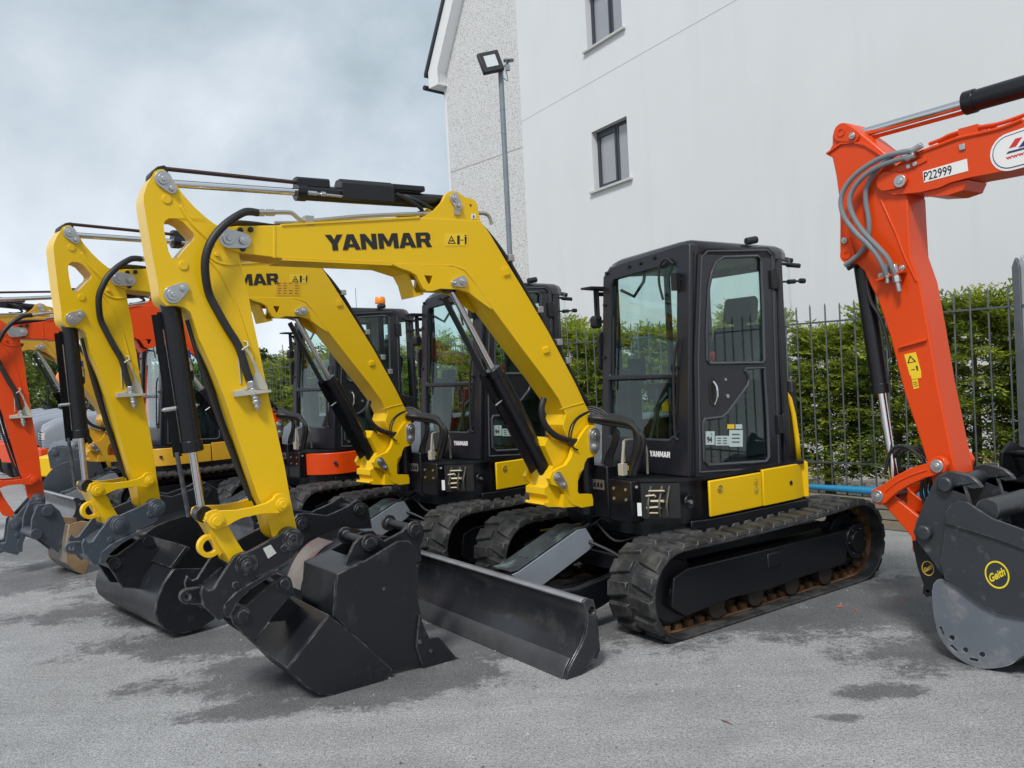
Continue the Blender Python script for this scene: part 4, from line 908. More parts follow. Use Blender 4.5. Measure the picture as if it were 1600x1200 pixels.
def bk3(r, A):
    fr = RED; yn = fr.at(130, 897, 2, .0)[1]; X = lambda p: fr.xz(p, yn)
    sd = X([(108, 820), (128, 814), (148, 816), (152, 836), (146, 866), (133, 898), (118, 893), (104, 880), (103, 850)])
    m = MB(); m.prism(sd, 'y', yn - .02, yn); m.prism(sd, 'y', yn - .52, yn - .5); m.mi = 1; m.shell([sd[0], sd[8], sd[7], sd[6], sd[5]], .02, yn - .5, yn - .02)
    b = m.build('bucket', [RUSTB, mat('scratched_steel', (.24, .23, .21), .4, metal=.4, var=.5, vscale=7, dirt=(.24, .13, .06), dirtamt=.5, dscale=6)], r, .005)
    m = MB(); ep = X([(64, 792), (86, 788), (100, 800), (110, 822), (104, 850), (98, 866), (72, 846), (54, 838), (56, 812)]); 
    for y in (-.14, -.40): m.prism(ep, 'y', yn + y, yn + y + .03)
    m.build('ear', GREYB, b, .004)
    m = MB()
    for c in ((80, 800), (62, 836)): q = X([c])[0]; m.disc(*q, .05, yn - .41, yn - .09)
    m.build('bucket_pin', GREYB, b, .003)
red, A3 = machine(RED, 'excavator', 'orange-red excavator with a black cab and orange beacon behind the second yellow machine', ORG,
                  dict(a1=-.059, a2=.13, a3=-.55, sw=-.206, hitch=GREYB, letter=0), None, style=1, letters=0, bucketfn=bk3)
amb, A4 = machine(AMB, 'excavator', 'amber excavator farthest back, its side panels seen between the two yellow sticks', AMBER,
                  dict(a1=.06, a2=.25, sw=.1, hitch=DGREY, letter=0), None, style=1, letters=0)
# beacon on the red machine's cab
m = MB(); m.lathe([(.05, 0), (.05, .02), (.02, .03), (.02, .07)], 16, (-.35, .45, 2.58)); bo = m.build('beacon_base', PLAS, red)
m = MB(); m.lathe([(.06, .07), (.065, .09), (.062, .14), (.05, .155), (.02, .16)], 20, (-.35, .45, 2.58)); m.build('beacon', ORB, red)
m = MB(); m.tube([(-.1, .3, 2.58), (-.1, .3, 2.85)], .003, 5); m.build('aerial', PLAS, red)

# ------------------------------------------------------------------ right-hand orange-red excavator (own shapes)
def right_machine():
    r = empty('excavator', 'orange-red excavator at the right edge, only arm and ditching bucket in frame', 'excavator', (*RGT.o, 0), RGT.th, None)
    X = lambda pts, y=.1: RGT.xz(pts, y)
    m = MB()
    near = [(1300, 213), (1303, 202), (1311, 194), (1322, 192), (1332, 196), (1341, 205), (1357, 217), (1386, 241), (1400, 262), (1412, 290), (1418, 310), (1420, 350), (1423, 400), (1437, 440), (1450, 510), (1465, 600), (1485, 697), (1492, 730), (1495, 752), (1486, 765), (1470, 765), (1457, 757), (1445, 713), (1430, 665), (1412, 612), (1390, 525), (1370, 465), (1360, 447), (1350, 424), (1338, 412), (1326, 414), (1316, 407), (1312, 395), (1312, 350), (1311, 312), (1306, 275), (1300, 246), (1293, 243), (1293, 240), (1300, 226)]
    m.prism(X(near), 'y', -.1, .1); stick = m.build('stick', ORG, r, .009)
    m = MB(); m.strip([q for q in X([(1293, 242), (1301, 236), (1315, 226), (1335, 224), (1352, 228), (1368, 238), (1388, 252)])], -.012, -.11, .112); 
    m.tube([(a, .1, b) for a, b in X([(1376, 312), (1400, 365), (1414, 402), (1432, 440)])], .007, 8)
    m.prism(hull([(*X([(1317, 207)])[0], .055), (*X([(1336, 213)])[0], .035)]), 'y', .1, .115); m.prism(hull([(*X([(1326, 398)])[0], .05), (*X([(1323, 376)])[0], .03)]), 'y', .1, .115)
    q = X([(1405, 541), (1449, 528), (1449, 533), (1406, 545)]); m.prism(q, 'y', .1, .118)
    m.prism(X([(1376, 437), (1418, 423), (1418, 426), (1378, 440)]), 'y', .1, .16)
    m.build('stick_bracket', ORG, stick, .004)
    m = MB()
    for u, v, rr in ((1335, 213, .02), (1323, 376, .02), (1380, 431, .018), (1413, 419, .018)): q = X([(u, v)])[0]; m.disc(*q, rr, .115, .13, 14); m.disc(*q, rr * .5, .13, .136, 8)
    m.build('bolt', ZINC, stick, .002)
    m = MB(); 
    for cc in ((1317, 207), (1326, 398)):
        q = X([cc])[0]; m.lathe([(.026, .115), (.026, .121), (.018, .121), (.018, .116)], 20, (q[0], 0, q[1]), 'y')
    m.build('pin_cover', ORG, stick)
    m = MB(); m.mi = 0; m.prism(X([(1413, 554), (1431, 550), (1440, 583), (1422, 587)]), 'y', .1005, .102); m.prism(X([(1423, 585), (1439, 582), (1440, 590), (1425, 593)]), 'y', .1005, .1018); m.prism(X([(1425, 594), (1434, 592), (1436, 606), (1428, 608)]), 'y', .1005, .102)
    m.mi = 1; m.prism(X([(1418, 568), (1432, 565), (1422, 555)]), 'y', .1015, .103, [X([(1420.5, 566.3), (1429, 564.5), (1422.8, 558)])]); m.prism(X([(1431, 572), (1434, 571), (1435, 579), (1433, 579)]), 'y', .1015, .103); m.prism(X([(1424, 577.5), (1430, 576.5), (1430, 577.7), (1424, 578.7)]), 'y', .1015, .103)
    for k in range(3): m.prism(X([(1427 + k, 597 + 3 * k), (1433 + k, 596 + 3 * k), (1433 + k, 597 + 3 * k), (1427 + k, 598 + 3 * k)]), 'y', .1015, .103)
    m.build('warning_decal', [YLAB, INK], stick, smooth=False)
    # boom, running on out of the frame to the machine's foot
    m = MB(); top = X([(1376, 288), (1380, 279), (1390, 271), (1405, 258), (1430, 240), (1462, 227), (1525, 214), (1560, 203), (1600, 188)]); bot = X([(1600, 262), (1545, 273), (1517, 278), (1487, 286), (1470, 294), (1440, 301), (1400, 305), (1385, 301)])
    ext = [(1.95, 3.0), (1.75, 2.9), (1.35, 2.2), (.97, 1.25), (.9, 1.15), (.82, 1.2), (1.05, 1.9), (1.4, 2.45), (1.75, 2.65)]
    m.prism([(q[0], q[1]) for q in top] + ext + bot, 'y', -.12, .12); boom = m.build('boom', ORG, r, .009)
    m = MB(); m.prism(X([(1440, 300), (1487, 286), (1512, 281), (1505, 297), (1482, 305), (1450, 307)]), 'y', -.115, .1); m.prism(X([(1405, 262), (1450, 246), (1452, 252), (1424, 266), (1407, 270)]), 'y', .12, .128)
    m.prism(hull([(*X([(1388, 284)])[0], .055), (*X([(1412, 283)])[0], .04)]), 'y', .12, .135); m.build('lug_plate', ORG, boom, .004)
    m = MB()
    q = X([(1412, 284)])[0]; m.disc(*q, .036, .135, .145, 24); m.disc(*q, .018, .145, .15, 8)
    for u, v in ((1424, 261), (1434, 257)): q = X([(u, v)])[0]; m.disc(*q, .014, .125, .136, 8)
    q = X([(1502, 227), (1511, 225), (1512, 234), (1503, 236)]); m.prism(q, 'y', .12, .13); m.build('bolt', ZINC, boom, .002)
    m = MB(); m.prism(X([(1442, 268), (1511, 248), (1513, 267), (1444, 285.5)], .12), 'y', .1205, .122); m.mi = 1; text('P22999', aff(*X([(1444.5, 283), (1488, 271.5), (1443.5, 269.5)], .12), .1232), m, .01); m.build('number_label', [WHT, INK], boom, smooth=False)
    m = MB(); c0 = X([(1578, 237)], .12)[0]; c1 = X([(1668, 210)], .12)[0]; m.prism(hull([(*c0, .098), (*c1, .105)]), 'y', .1205, .122); m.mi = 2; m.prism(hull([(*c0, .086), (*c1, .093)]), 'y', .1215, .1232); m.mi = 0; m.prism(hull([(*c0, .081), (*c1, .088)]), 'y', .1222, .1242)
    m.mi = 1; m.prism(X([(1577, 232), (1588, 229), (1598, 214), (1587, 217)], .12), 'y', .124, .1256); m.mi = 2; m.prism(X([(1573, 241), (1640, 223), (1644, 219), (1576, 237)], .12), 'y', .124, .1256); m.prism(X([(1592, 231), (1602, 228), (1612, 213), (1617, 224), (1622, 223), (1615, 208), (1608, 210)], .12), 'y', .124, .1256)
    m.mi = 1; text('www.', aff(*X([(1573, 250), (1604, 241), (1572, 246)], .12), .1258), m, .03); m.build('dealer_decal', [WHT, REDP, BLUEP], boom, smooth=False)
    m = MB()
    for pts, y in (([(1452, 225), (1470, 218), (1487, 210), (1525, 200), (1562, 193), (1600, 180), (1640, 164)], .1), ([(1440, 239), (1470, 228), (1500, 217), (1540, 208), (1570, 200), (1600, 188)], .12), ([(1455, 221), (1480, 209), (1520, 196), (1545, 196)], .02)):
        m.tube(spline([(a, y, b) for a, b in X(pts)], 5), .011, 8)
    m.box(*(lambda q: ((q[0] - .05, .0, q[1] - .02), (q[0] + .05, .12, q[1] + .03)))(X([(1515, 207)])[0])); m.build('steel_line', ORG, boom)
    m = MB()
    for dp, y in (((0, 0), .17), ((0, 0), .15)): pass
    h1 = [(1435, 246), (1407, 253), (1375, 267), (1352, 288), (1341, 312), (1346, 337), (1362, 363), (1384, 387), (1397, 403), (1403, 418), (1407, 430)]
    h2 = [(1432, 238), (1395, 246), (1362, 265), (1340, 287), (1329, 312), (1333, 338), (1350, 363), (1371, 384), (1384, 402), (1391, 418), (1394, 430)]
    h3 = [(1436, 236), (1405, 241), (1378, 262), (1360, 290), (1357, 312), (1362, 345), (1361, 372), (1349, 395), (1325, 415)]
    for h, y0 in ((h1, .15), (h2, .16)): m.tube(spline([(a, y0 + .04 * math.sin(math.pi * i / 10), b) for i, (a, b) in enumerate(X(h))], 5), .015, 10)
    m.tube(spline([(a, .13, b) for a, b in X(h3)], 5), .015, 10); m.build('hose', GHOSE, stick)
    m = MB()
    for pts in ([(1403, 414), (1407, 432), (1412, 456)], [(1391, 414), (1393, 428), (1394, 443)]):
        p = [(a, .145, b) for a, b in X(pts)]; m.tube(p[:2], .02, 8); m.tube(p[1:], .014, 8); m.tube([p[1], tuple((p[1][i] * .6 + p[2][i] * .4) for i in range(3))], .023, 6)
    for pts in ([(1423, 250), (1437, 243)], [(1430, 239), (1448, 228)]): p = [(a, .15, b) for a, b in X(pts)]; m.tube(p, .019, 8)
    m.build('hose_coupling', ZINC, stick, .002)
    # cylinders
    p, q = X([(1322, 208)])[0], (1.35, 3.36); q = X([(1700, 97)])[0]
    o = rodcyl(r, 'stick_cylinder', p, q, .058, .027, .52)
    m = MB(); a, b = X([(1348, 211)])[0], X([(1545, 156)])[0]; m.tube([(a[0], -.01, a[1]), (b[0], -.01, b[1])], .012, 6); m.build('rod_guard', ORG, o)
    m = MB(); a, b, c_, d_ = X([(1545, 135), (1600, 121), (1600, 135), (1550, 150)]); m.prism([a, b, c_, d_], 'y', -.05, .05); m.build('cylinder_guard', BLK, o, .01)
    p, q = X([(1386, 772)])[0], X([(1331, 400)])[0]
    o = rodcyl(r, 'bucket_cylinder', p, q, .053, .027, .42, y=0)
    m = MB(); m.tube(spline([(a, .07, b) for a, b in X([(1352, 405), (1350, 440), (1356, 470), (1368, 490), (1378, 515), (1388, 560)])], 5), .011, 8); m.tube([(a, .08, b) for a, b in X([(1322, 420), (1352, 400)])], .014, 8); m.build('hose', HOSE, o)
    m = MB()
    for k in range(3): m.tube(spline([(a, -.05 + .05 * k, b) for a, b in X([(1384 - 4 * k, 740), (1384, 716 - 4 * k), (1400, 704 - 3 * k), (1420, 706), (1438, 722 + 3 * k), (1432, 770), (1444, 800)])], 5), .011, 8)
    m.build('link_hose', HOSE, stick)
    # link, tipping link
    m = MB(); lk = [(1361, 775), (1363, 766), (1372, 761), (1381, 757), (1397, 745), (1422, 732), (1450, 723), (1456, 716), (1466, 712), (1476, 716), (1481, 726), (1478, 738), (1463, 743), (1452, 745), (1422, 758), (1405, 768), (1393, 778), (1385, 786), (1375, 789), (1366, 785)]
    for y0, y1 in ((.12, .16), (-.16, -.12)): m.prism(X(lk, .15), 'y', y0, y1)
    o = m.build('bucket_link', ORG, r, .006)
    m = MB(); m.tube([(a, .16, b) for a, b in spline(X([(1385, 768), (1400, 755), (1423, 743), (1450, 734)], .15), 4)], .006, 6)
    m.build('link_rib', ORG, o)
    m = MB()
    for c in ((1373, 775), (1466, 728)): q = X([c], .15)[0]; m.disc(*q, .037, -.165, .17, 24); m.disc(*q, .02, .17, .178, 14); m.disc(*q, .01, .178, .183, 8)
    m.build('link_pin', ZINC, o, .003)
    m = MB()
    for y in (.085, -.115): m.prism(X([(1368, 780), (1388, 765), (1400, 777), (1444, 812), (1452, 850), (1446, 866), (1434, 866), (1428, 855), (1426, 838), (1385, 790)], .1), 'y', y, y + .03)
    m.prism(X([(1400, 800), (1415, 805), (1440, 850), (1430, 845)], .1), 'y', -.1, .1)
    q = X([(1439, 857)], .1)[0]; m.disc(*q, .04, -.12, .125); m.disc(*q, .02, .12, .132); m.build('tipping_link', ORG, r, .005)
    # hitch: dark side plates with hooks
    hp = [(1478, 737), (1490, 736), (1505, 739), (1520, 745), (1530, 753), (1536, 762), (1525, 764), (1514, 762), (1508, 759), (1518, 790), (1530, 835), (1500, 890), (1478, 904), (1455, 872), (1433, 844), (1428, 831), (1433, 813), (1453, 767), (1464, 744)]
    m = MB()
    for y0, y1 in ((.17, .2), (-.2, -.17)): m.prism(X(hp, .19), 'y', y0, y1)
    m.prism(X([(1445, 840), (1500, 800), (1515, 830), (1478, 895)], .19), 'y', -.17, .17)
    h = m.build('quick_hitch', DGREY, r, .006)
    m = MB()
    for c in ((1481, 756), (1448, 831)): q = X([c], .19)[0]; m.disc(*q, .042, -.21, .235, 28)
    m.build('hitch_pin', DGREY, h, .01)
    m = MB(); m.prism(X([(1428, 845), (1445, 838), (1470, 870), (1476, 890), (1475, 905), (1462, 922), (1459, 930), (1450, 932), (1444, 925), (1446, 912), (1436, 885)], .12), 'y', -.14, .14, [X(circ(1452, 923, 2.6, 10), .12)]); t = m.build('tow_eye', BLK, h, .005)
    def logo(mb, c, rr, pl, y, txt=1):
        q = X([c], pl)[0]; e = lambda s: [(q[0] + s * rr * math.cos(a), q[1] + s * rr * 1.18 * math.sin(a)) for a in [2 * math.pi * i / 28 for i in range(28)]]
        mb.prism(e(1), 'y', y, y + .0015, [e(.88)])
        ca, sa = math.cos(R(35)), math.sin(R(35))
        def to(a, b): dx = (a - .5) * 1.55 * rr; dz = (b - .5) * .85 * rr + (a - .5) * 0; return (q[0] - (dx * ca - dz * sa * .3), y + .0012, q[1] + dx * sa + dz * ca)
        text('Geith', to, mb, .03)
    m = MB(); logo(m, (1450, 888), .036, .14, .1405); m.build('maker_emblem', mat('emblem_gold', (.55, .35, .05), .5), t, smooth=False)
    # bucket
    side = [(1481, 800), (1487, 788), (1497, 783), (1510, 784), (1525, 792), (1553, 810), (1600, 827), (1660, 848), (1690, 868), (1690, 960), (1640, 966), (1600, 964), (1560, 957), (1533, 943), (1493, 913), (1477, 903), (1470, 880)]
    m = MB()
    for y0, y1 in ((.215, .235), (-.235, -.215)): m.prism(X(side, .22), 'y', y0, y1)
    b = m.build('bucket', DGREY, r, .005)
    m = MB(); m.prism(X([(1476, 817), (1479, 798), (1487, 787), (1499, 782), (1512, 784), (1553, 810), (1600, 827), (1660, 848), (1660, 885), (1600, 858), (1545, 838)], .24), 'y', .235, .25); m.build('wear_plate', DGREY, b, .004)
    shp = [(1460, 912), (1466, 905), (1474, 904), (1492, 912), (1533, 942), (1560, 956), (1600, 963), (1700, 960), (1690, 985), (1650, 1003), (1600, 1024), (1583, 1037), (1560, 1043), (1533, 1043), (1507, 1033), (1483, 1013), (1467, 987), (1460, 953), (1458, 927)]
    holes = [X(circ(1489, 996, 4.5, 12), .2), X(circ(1510, 1015, 4.5, 12), .2), X(circ(1536, 1022, 4.8, 12), .2)]
    def slot(u, v, a): 
        d = (6 * math.cos(a), 6 * math.sin(a)); n = (-2.4 * math.sin(a), 2.4 * math.cos(a)); return X([(u - d[0] - n[0], v - d[1] - n[1]), (u + d[0] - n[0], v + d[1] - n[1]), (u + d[0] * 1.25, v + d[1] * 1.25), (u + d[0] + n[0], v + d[1] + n[1]), (u - d[0] + n[0], v - d[1] + n[1]), (u - d[0] * 1.25, v - d[1] * 1.25)], .2)
    holes += [slot(1473, 985, 1.25), slot(1492, 1012, .75), slot(1523, 1030, .2)]
    m = MB(); sp = X(shp, .2); sp = sp[:9] + spline(sp[9:] + [sp[0]], 4)[:-1]; m.prism(sp, 'y', .195, .212, holes); m.prism(sp, 'y', -1.212, -1.195); m.shell(sp[9:], .016, -1.195, .195); m.build('shell', LGREY, b, .004)
    m = MB(); m.prism(X([(1560, 900), (1690, 900), (1690, 960), (1600, 955)], .2), 'y', -1.19, .19); m.build('back_plate', DGREY, b)
    m = MB(); q = X([(1512, 800)], .22)[0]; m.disc(q[0] - .1, q[1] + .02, .06, -.215, .215, 24); q = X([(1625, 850)], .22)[0]; m.disc(*q, .05, -.215, .215, 24); m.build('bucket_pin', DGREY, b)
    m = MB(); logo(m, (1558, 898), .062, .235, .2355); m.build('maker_emblem', mat('emblem_yellow', (.75, .6, .02), .5), b, smooth=False)
    q = X([(1459, 943)], .2)[0]; m = MB(); m.tube([(q[0], .0, q[1] - .05), (q[0] + .06, .0, q[1] - .055)], .01, 6); m.build('drain_peg', DGREY, b)
    # foot of the boom and the machine itself beyond the frame
    undercarriage(r); upper(r, ORG, 0, 1); cab(r, 1); bracket(r, ORG)
    return r
right = right_machine()

# ------------------------------------------------------------------ loose buckets on the ground
def loose_teeth_bucket():
    fr = MAIN; r = empty('digging_bucket', 'tall black digging bucket with a pointed side cutter standing behind the hitched bucket', 'bucket', (*fr.w(2.5, .05), 0), fr.th, 'spare buckets on the ground')
    ox, oy = 2.5, .05
    X = lambda pts, y=.25: [(a - ox, b) for a, b in fr.xz(pts, y)]
    m = MB(); sd = X([(527, 898), (570, 877), (622, 846), (640, 845), (654, 860), (653, 905), (655, 945), (662, 975), (672, 998), (690, 1042), (650, 1044), (613, 1046), (560, 1000), (523, 965), (525, 930)])
    for y0 in (.235, -.235): m.prism(sd, 'y', y0 - oy - .01, y0 - oy + .01)
    m.shell([sd[1], sd[0], sd[14], sd[13], sd[12], sd[11]], .018, -.225 - oy, .225 - oy); b = m.build('shell', STEEL, r, .005)
    m = MB()
    for y0 in (.13, -.15):
        m.prism(X([(530, 895), (551, 848), (562, 838), (575, 834), (588, 838), (598, 845), (625, 830), (636, 818), (648, 814), (658, 822), (659, 838), (654, 850), (655, 875), (640, 880), (620, 885), (560, 900)], y0 + .0), 'y', y0 - oy, y0 - oy + .028)
    m.build('ear', STEEL, r, .005)
    m = MB()
    for c in ((575, 847), (645, 826)):
        q = X([c], .15)[0]; m.disc(*q, .026, -.17 - oy, .15 - oy); 
        for y0 in (.158, -.175): m.disc(*q, .05, y0 - oy, y0 - oy + .02); m.disc(*q, .03, y0 - oy - .008, y0 - oy + .03)
    m.build('pin', STEEL, r, .003)
    m = MB(); ct = X([(655, 960), (667, 998), (686, 996), (690, 1000), (712, 1026), (733, 1036), (728, 1040), (700, 1040), (680, 1044), (660, 1044), (650, 1010)], .26); m.prism(ct, 'y', .245 - oy, .265 - oy); m.prism(ct, 'y', -.265 - oy, -.245 - oy)
    lp = X([(733, 1036), (728, 1041), (690, 1045), (690, 1040), (712, 1026)], .26); m.prism(lp, 'y', -.24 - oy, .24 - oy); m.build('side_cutter', STEEL, r, .004)
    m = MB()
    for c in ((655, 1002), (672, 1016)): q = X([c], .26)[0]; m.disc(*q, .012, .265 - oy, .275 - oy, 6)
    q = X([(600, 920)], .25)[0]; m.disc(*q, .009, .245 - oy, .248 - oy, 8); m.build('bolt', DGREY, r)
    return r
loose_teeth_bucket()

def ditch_bucket(name, label, x, y, th, W=1.2, mt=STEEL, tape=False, rr=.28, cat='bucket', grp='spare buckets on the ground', logo=False):
    r = empty(name, label, cat, (x, y, 0), th, grp)
    side = [(-.3, .56), (-.12, .6), (.1, .55), (.22, .45), (.29, .3), (.27, .14), (.18, .04), (.05, .0), (-.1, .02), (-.3, .1), (-.42, .16)]
    side = [(a * rr / .28, b * rr / .28) for a, b in side]; side = side[:1] + spline(side[1:], 4)
    m = MB(); 
    for y0 in (-W / 2, W / 2 - .018): m.prism(side, 'y', y0, y0 + .018)
    m.shell(side, .016, -W / 2 + .018, W / 2 - .018); m.build('shell', mt, r, .005)
    m = MB()
    for y0 in (-.15, .12): m.prism([(q[0] * rr / .28, q[1] * rr / .28) for q in [(-.38, .56), (-.36, .72), (-.28, .78), (-.2, .74), (-.05, .7), (.1, .74), (.17, .74), (.22, .68), (.2, .5), (.1, .53), (-.12, .59)]], 'y', y0, y0 + .028)
    m.build('ear', mt, r, .005)
    m = MB()
    for px, pz in ((-.28, .71), (.15, .68)): m.disc(px * rr / .28, pz * rr / .28, .026, -.17, .17); m.disc(px * rr / .28, pz * rr / .28, .045, .148, .165); m.disc(px * rr / .28, pz * rr / .28, .045, -.17, -.15)
    m.build('pin', mt, r, .003)
    if tape: m = MB(); m.strip([(q[0] * 1.006 + .002, q[1] * 1.006 + .002) for q in side[2:6]], .003, .18, .44) if False else m.strip([(side[i][0] + .004, side[i][1] + .006) for i in range(4, 14)], -.004, W / 2 - .36, W / 2 - .12); m.build('tape', TAPE, r)
    if logo: m = MB(); m.prism([(.1 + .06 * math.cos(a), .28 + .045 * math.sin(a)) for a in [i * .35 for i in range(18)]], 'y', W / 2, W / 2 + .003, [[(.1 + .05 * math.cos(a), .28 + .036 * math.sin(a)) for a in [i * .35 for i in range(18)]]]); m.prism([(.07, .27), (.13, .3), (.13, .29), (.07, .26)], 'y', W / 2, W / 2 + .003); m.build('emblem', mat('emblem_brass', (.5, .33, .08), .5), r, smooth=False)
    return r
def gw(u, v, z=0):
    d = FW + RT * ((u - 800) / F_PX) + UP * ((600 - v) / F_PX); t = (z - EYE) / d.z; return d.x * t, d.y * t
def gd(u, dist):
    """ground point seen in image column u (near the horizon) at a forward distance"""
    d = FW + RT * ((u - 800) / F_PX); return d.x / d.y * dist, dist
ditch_bucket('ditching_bucket', 'black ditching bucket with white and red tape, lying behind the tall digging bucket', *gw(497, 962), MAIN.th + .05, 1.1, tape=True, rr=.3)
ditch_bucket('ditching_bucket', 'black round-backed ditching bucket between the two yellow machines\' bucket links', *gw(262, 925), MAIN.th - .1, 1.0, rr=.33)
ditch_bucket('ditching_bucket', 'dark grey bucket with a small brass emblem beside the orange-red stick at the far left', *gd(106, 12.3), MAIN.th - .3, .45, GREYB, rr=.37, logo=True)
ditch_bucket('ditching_bucket', 'black bucket leaning behind the grey bucket at the right edge of the photo', *gd(1655, 6.2), .4, .9, BLK, rr=.37)

# ------------------------------------------------------------------ ground
def ground_material():
    m = bpy.data.materials.new('asphalt'); m.use_nodes = True; nt = m.node_tree; b = nt.nodes['Principled BSDF']; N = nt.nodes.new; Lk = nt.links.new
    geo = N('ShaderNodeNewGeometry'); P = geo.outputs['Position']
    def noise(sc, det=5, ro=.5, v=P):
        n = N('ShaderNodeTexNoise'); n.inputs['Scale'].default_value = sc; n.inputs['Detail'].default_value = det; n.inputs['Roughness'].default_value = ro; Lk(v, n.inputs['Vector']); return n
    def math_(op, a, b_=None, c=None, clamp=False):
        n = N('ShaderNodeMath'); n.operation = op; n.use_clamp = clamp
        for i, x in enumerate((a, b_, c)):
            if x is None: continue
            if isinstance(x, (int, float)): n.inputs[i].default_value = x
            else: Lk(x, n.inputs[i])
        return n.outputs[0]
    # damp patches: soft-edged stains at their own places, broken up by noise
    warp = noise(1.6, 6, .6); warp2 = noise(7, 8, .7); warp3 = noise(26, 6, .7)
    w = math_('ADD', math_('MULTIPLY', math_('SUBTRACT', warp.outputs['Fac'], .5), 2.6), math_('MULTIPLY', math_('SUBTRACT', warp2.outputs['Fac'], .5), 1.6))
    w = math_('ADD', w, math_('MULTIPLY', math_('SUBTRACT', warp3.outputs['Fac'], .5), 1.5))
    patches = [(-1.3, 4.9, .85, .5), (-.75, 4.75, .7, .35), (-.1, 5.5, 1.3, .5), (-2.2, 5.6, .8, .35), (-3.1, 6.6, .9, .4), (-4.6, 7.9, 1.2, .6), (-5.6, 9.5, 1.0, .8), (1.4, 5.7, 1.1, .6), (2.2, 6.0, .9, .9), (2.35, 4.75, .6, .35), (1.5, 3.95, .14, .06), (.9, 3.45, .12, .05), (3.0, 5.8, .7, .7), (-2.2, 6.8, 1.4, .6), (.2, 7.2, 1.8, .9), (-1.5, 4.4, .35, .16), (1.8, 4.25, .22, .12)]
    acc = None
    for x, y, rx, ry in patches:
        v = N('ShaderNodeVectorMath'); v.operation = 'SUBTRACT'; Lk(P, v.inputs[0]); v.inputs[1].default_value = (x, y, 0)
        s = N('ShaderNodeVectorMath'); s.operation = 'MULTIPLY'; Lk(v.outputs[0], s.inputs[0]); s.inputs[1].default_value = (1 / rx, 1 / ry, 0)
        l = N('ShaderNodeVectorMath'); l.operation = 'LENGTH'; Lk(s.outputs[0], l.inputs[0])
        acc = l.outputs['Value'] if acc is None else math_('MINIMUM', acc, l.outputs['Value'])
    d = math_('ADD', acc, w)
    wet = N('ShaderNodeMapRange'); wet.inputs['From Min'].default_value = 1.12; wet.inputs['From Max'].default_value = .72; Lk(d, wet.inputs['Value'])
    fine = noise(120, 4, .75); mid = noise(38, 5, .7); big = noise(.9, 5, .55); vor = N('ShaderNodeTexVoronoi'); vor.inputs['Scale'].default_value = 130; Lk(P, vor.inputs['Vector'])
    grit = noise(60, 3, .8)
    ramp = N('ShaderNodeValToRGB'); e = ramp.color_ramp.elements; e[0].position = .36; e[0].color = (.085, .087, .092, 1); e[1].position = .66; e[1].color = (.50, .505, .515, 1)
    Lk(math_('ADD', math_('MULTIPLY', fine.outputs['Fac'], .5), math_('ADD', math_('MULTIPLY', mid.outputs['Fac'], .2), math_('MULTIPLY', grit.outputs['Fac'], .3))), ramp.inputs['Fac'])
    lum = N('ShaderNodeMix'); lum.data_type = 'RGBA'; lum.blend_type = 'MULTIPLY'; lum.inputs['Factor'].default_value = 1
    mpn = N('ShaderNodeMapping'); mpn.inputs['Rotation'].default_value = (0, 0, .95); mpn.inputs['Scale'].default_value = (.35, 4.0, 1); Lk(P, mpn.inputs['Vector']); stre = noise(1.3, 7, .65, mpn.outputs[0]); mot = noise(5, 6, .7)
    r2 = N('ShaderNodeMapRange'); r2.inputs['From Min'].default_value = .36; r2.inputs['From Max'].default_value = .64; r2.inputs['To Min'].default_value = .74; r2.inputs['To Max'].default_value = 1.2; Lk(math_('ADD', math_('MULTIPLY', big.outputs['Fac'], .35), math_('ADD', math_('MULTIPLY', stre.outputs['Fac'], .3), math_('MULTIPLY', mot.outputs['Fac'], .35))), r2.inputs['Value'])
    cmb = N('ShaderNodeCombineColor'); [Lk(r2.outputs[0], cmb.inputs[i]) for i in range(3)]
    Lk(ramp.outputs['Color'], lum.inputs['A']); Lk(cmb.outputs[0], lum.inputs['B'])
    mx = N('ShaderNodeMix'); mx.data_type = 'RGBA'; mx.blend_type = 'MULTIPLY'; mx.inputs['B'].default_value = (.42, .42, .43, 1); Lk(lum.outputs['Result'], mx.inputs['A']); Lk(math_('MULTIPLY', wet.outputs[0], .93), mx.inputs['Factor'])
    Lk(mx.outputs['Result'], b.inputs['Base Color'])
    rg = N('ShaderNodeMapRange'); rg.inputs['To Min'].default_value = .88; rg.inputs['To Max'].default_value = .5; Lk(wet.outputs[0], rg.inputs['Value']); Lk(rg.outputs[0], b.inputs['Roughness'])
    bp = N('ShaderNodeBump'); bp.inputs['Strength'].default_value = .55; bp.inputs['Distance'].default_value = .006
    Lk(math_('ADD', fine.outputs['Fac'], math_('ADD', math_('MULTIPLY', vor.outputs['Distance'], .8), mid.outputs['Fac'])), bp.inputs['Height']); Lk(bp.outputs['Normal'], b.inputs['Normal'])
    return m
m = MB(); m.add([(-900, -900, 0), (900, -900, 0), (900, 900, 0), (-900, 900, 0)], [(0, 1, 2, 3)])
tag(m.build('ground', ground_material(), smooth=False), 'grey asphalt yard with darker damp patches', None, None, 'structure')

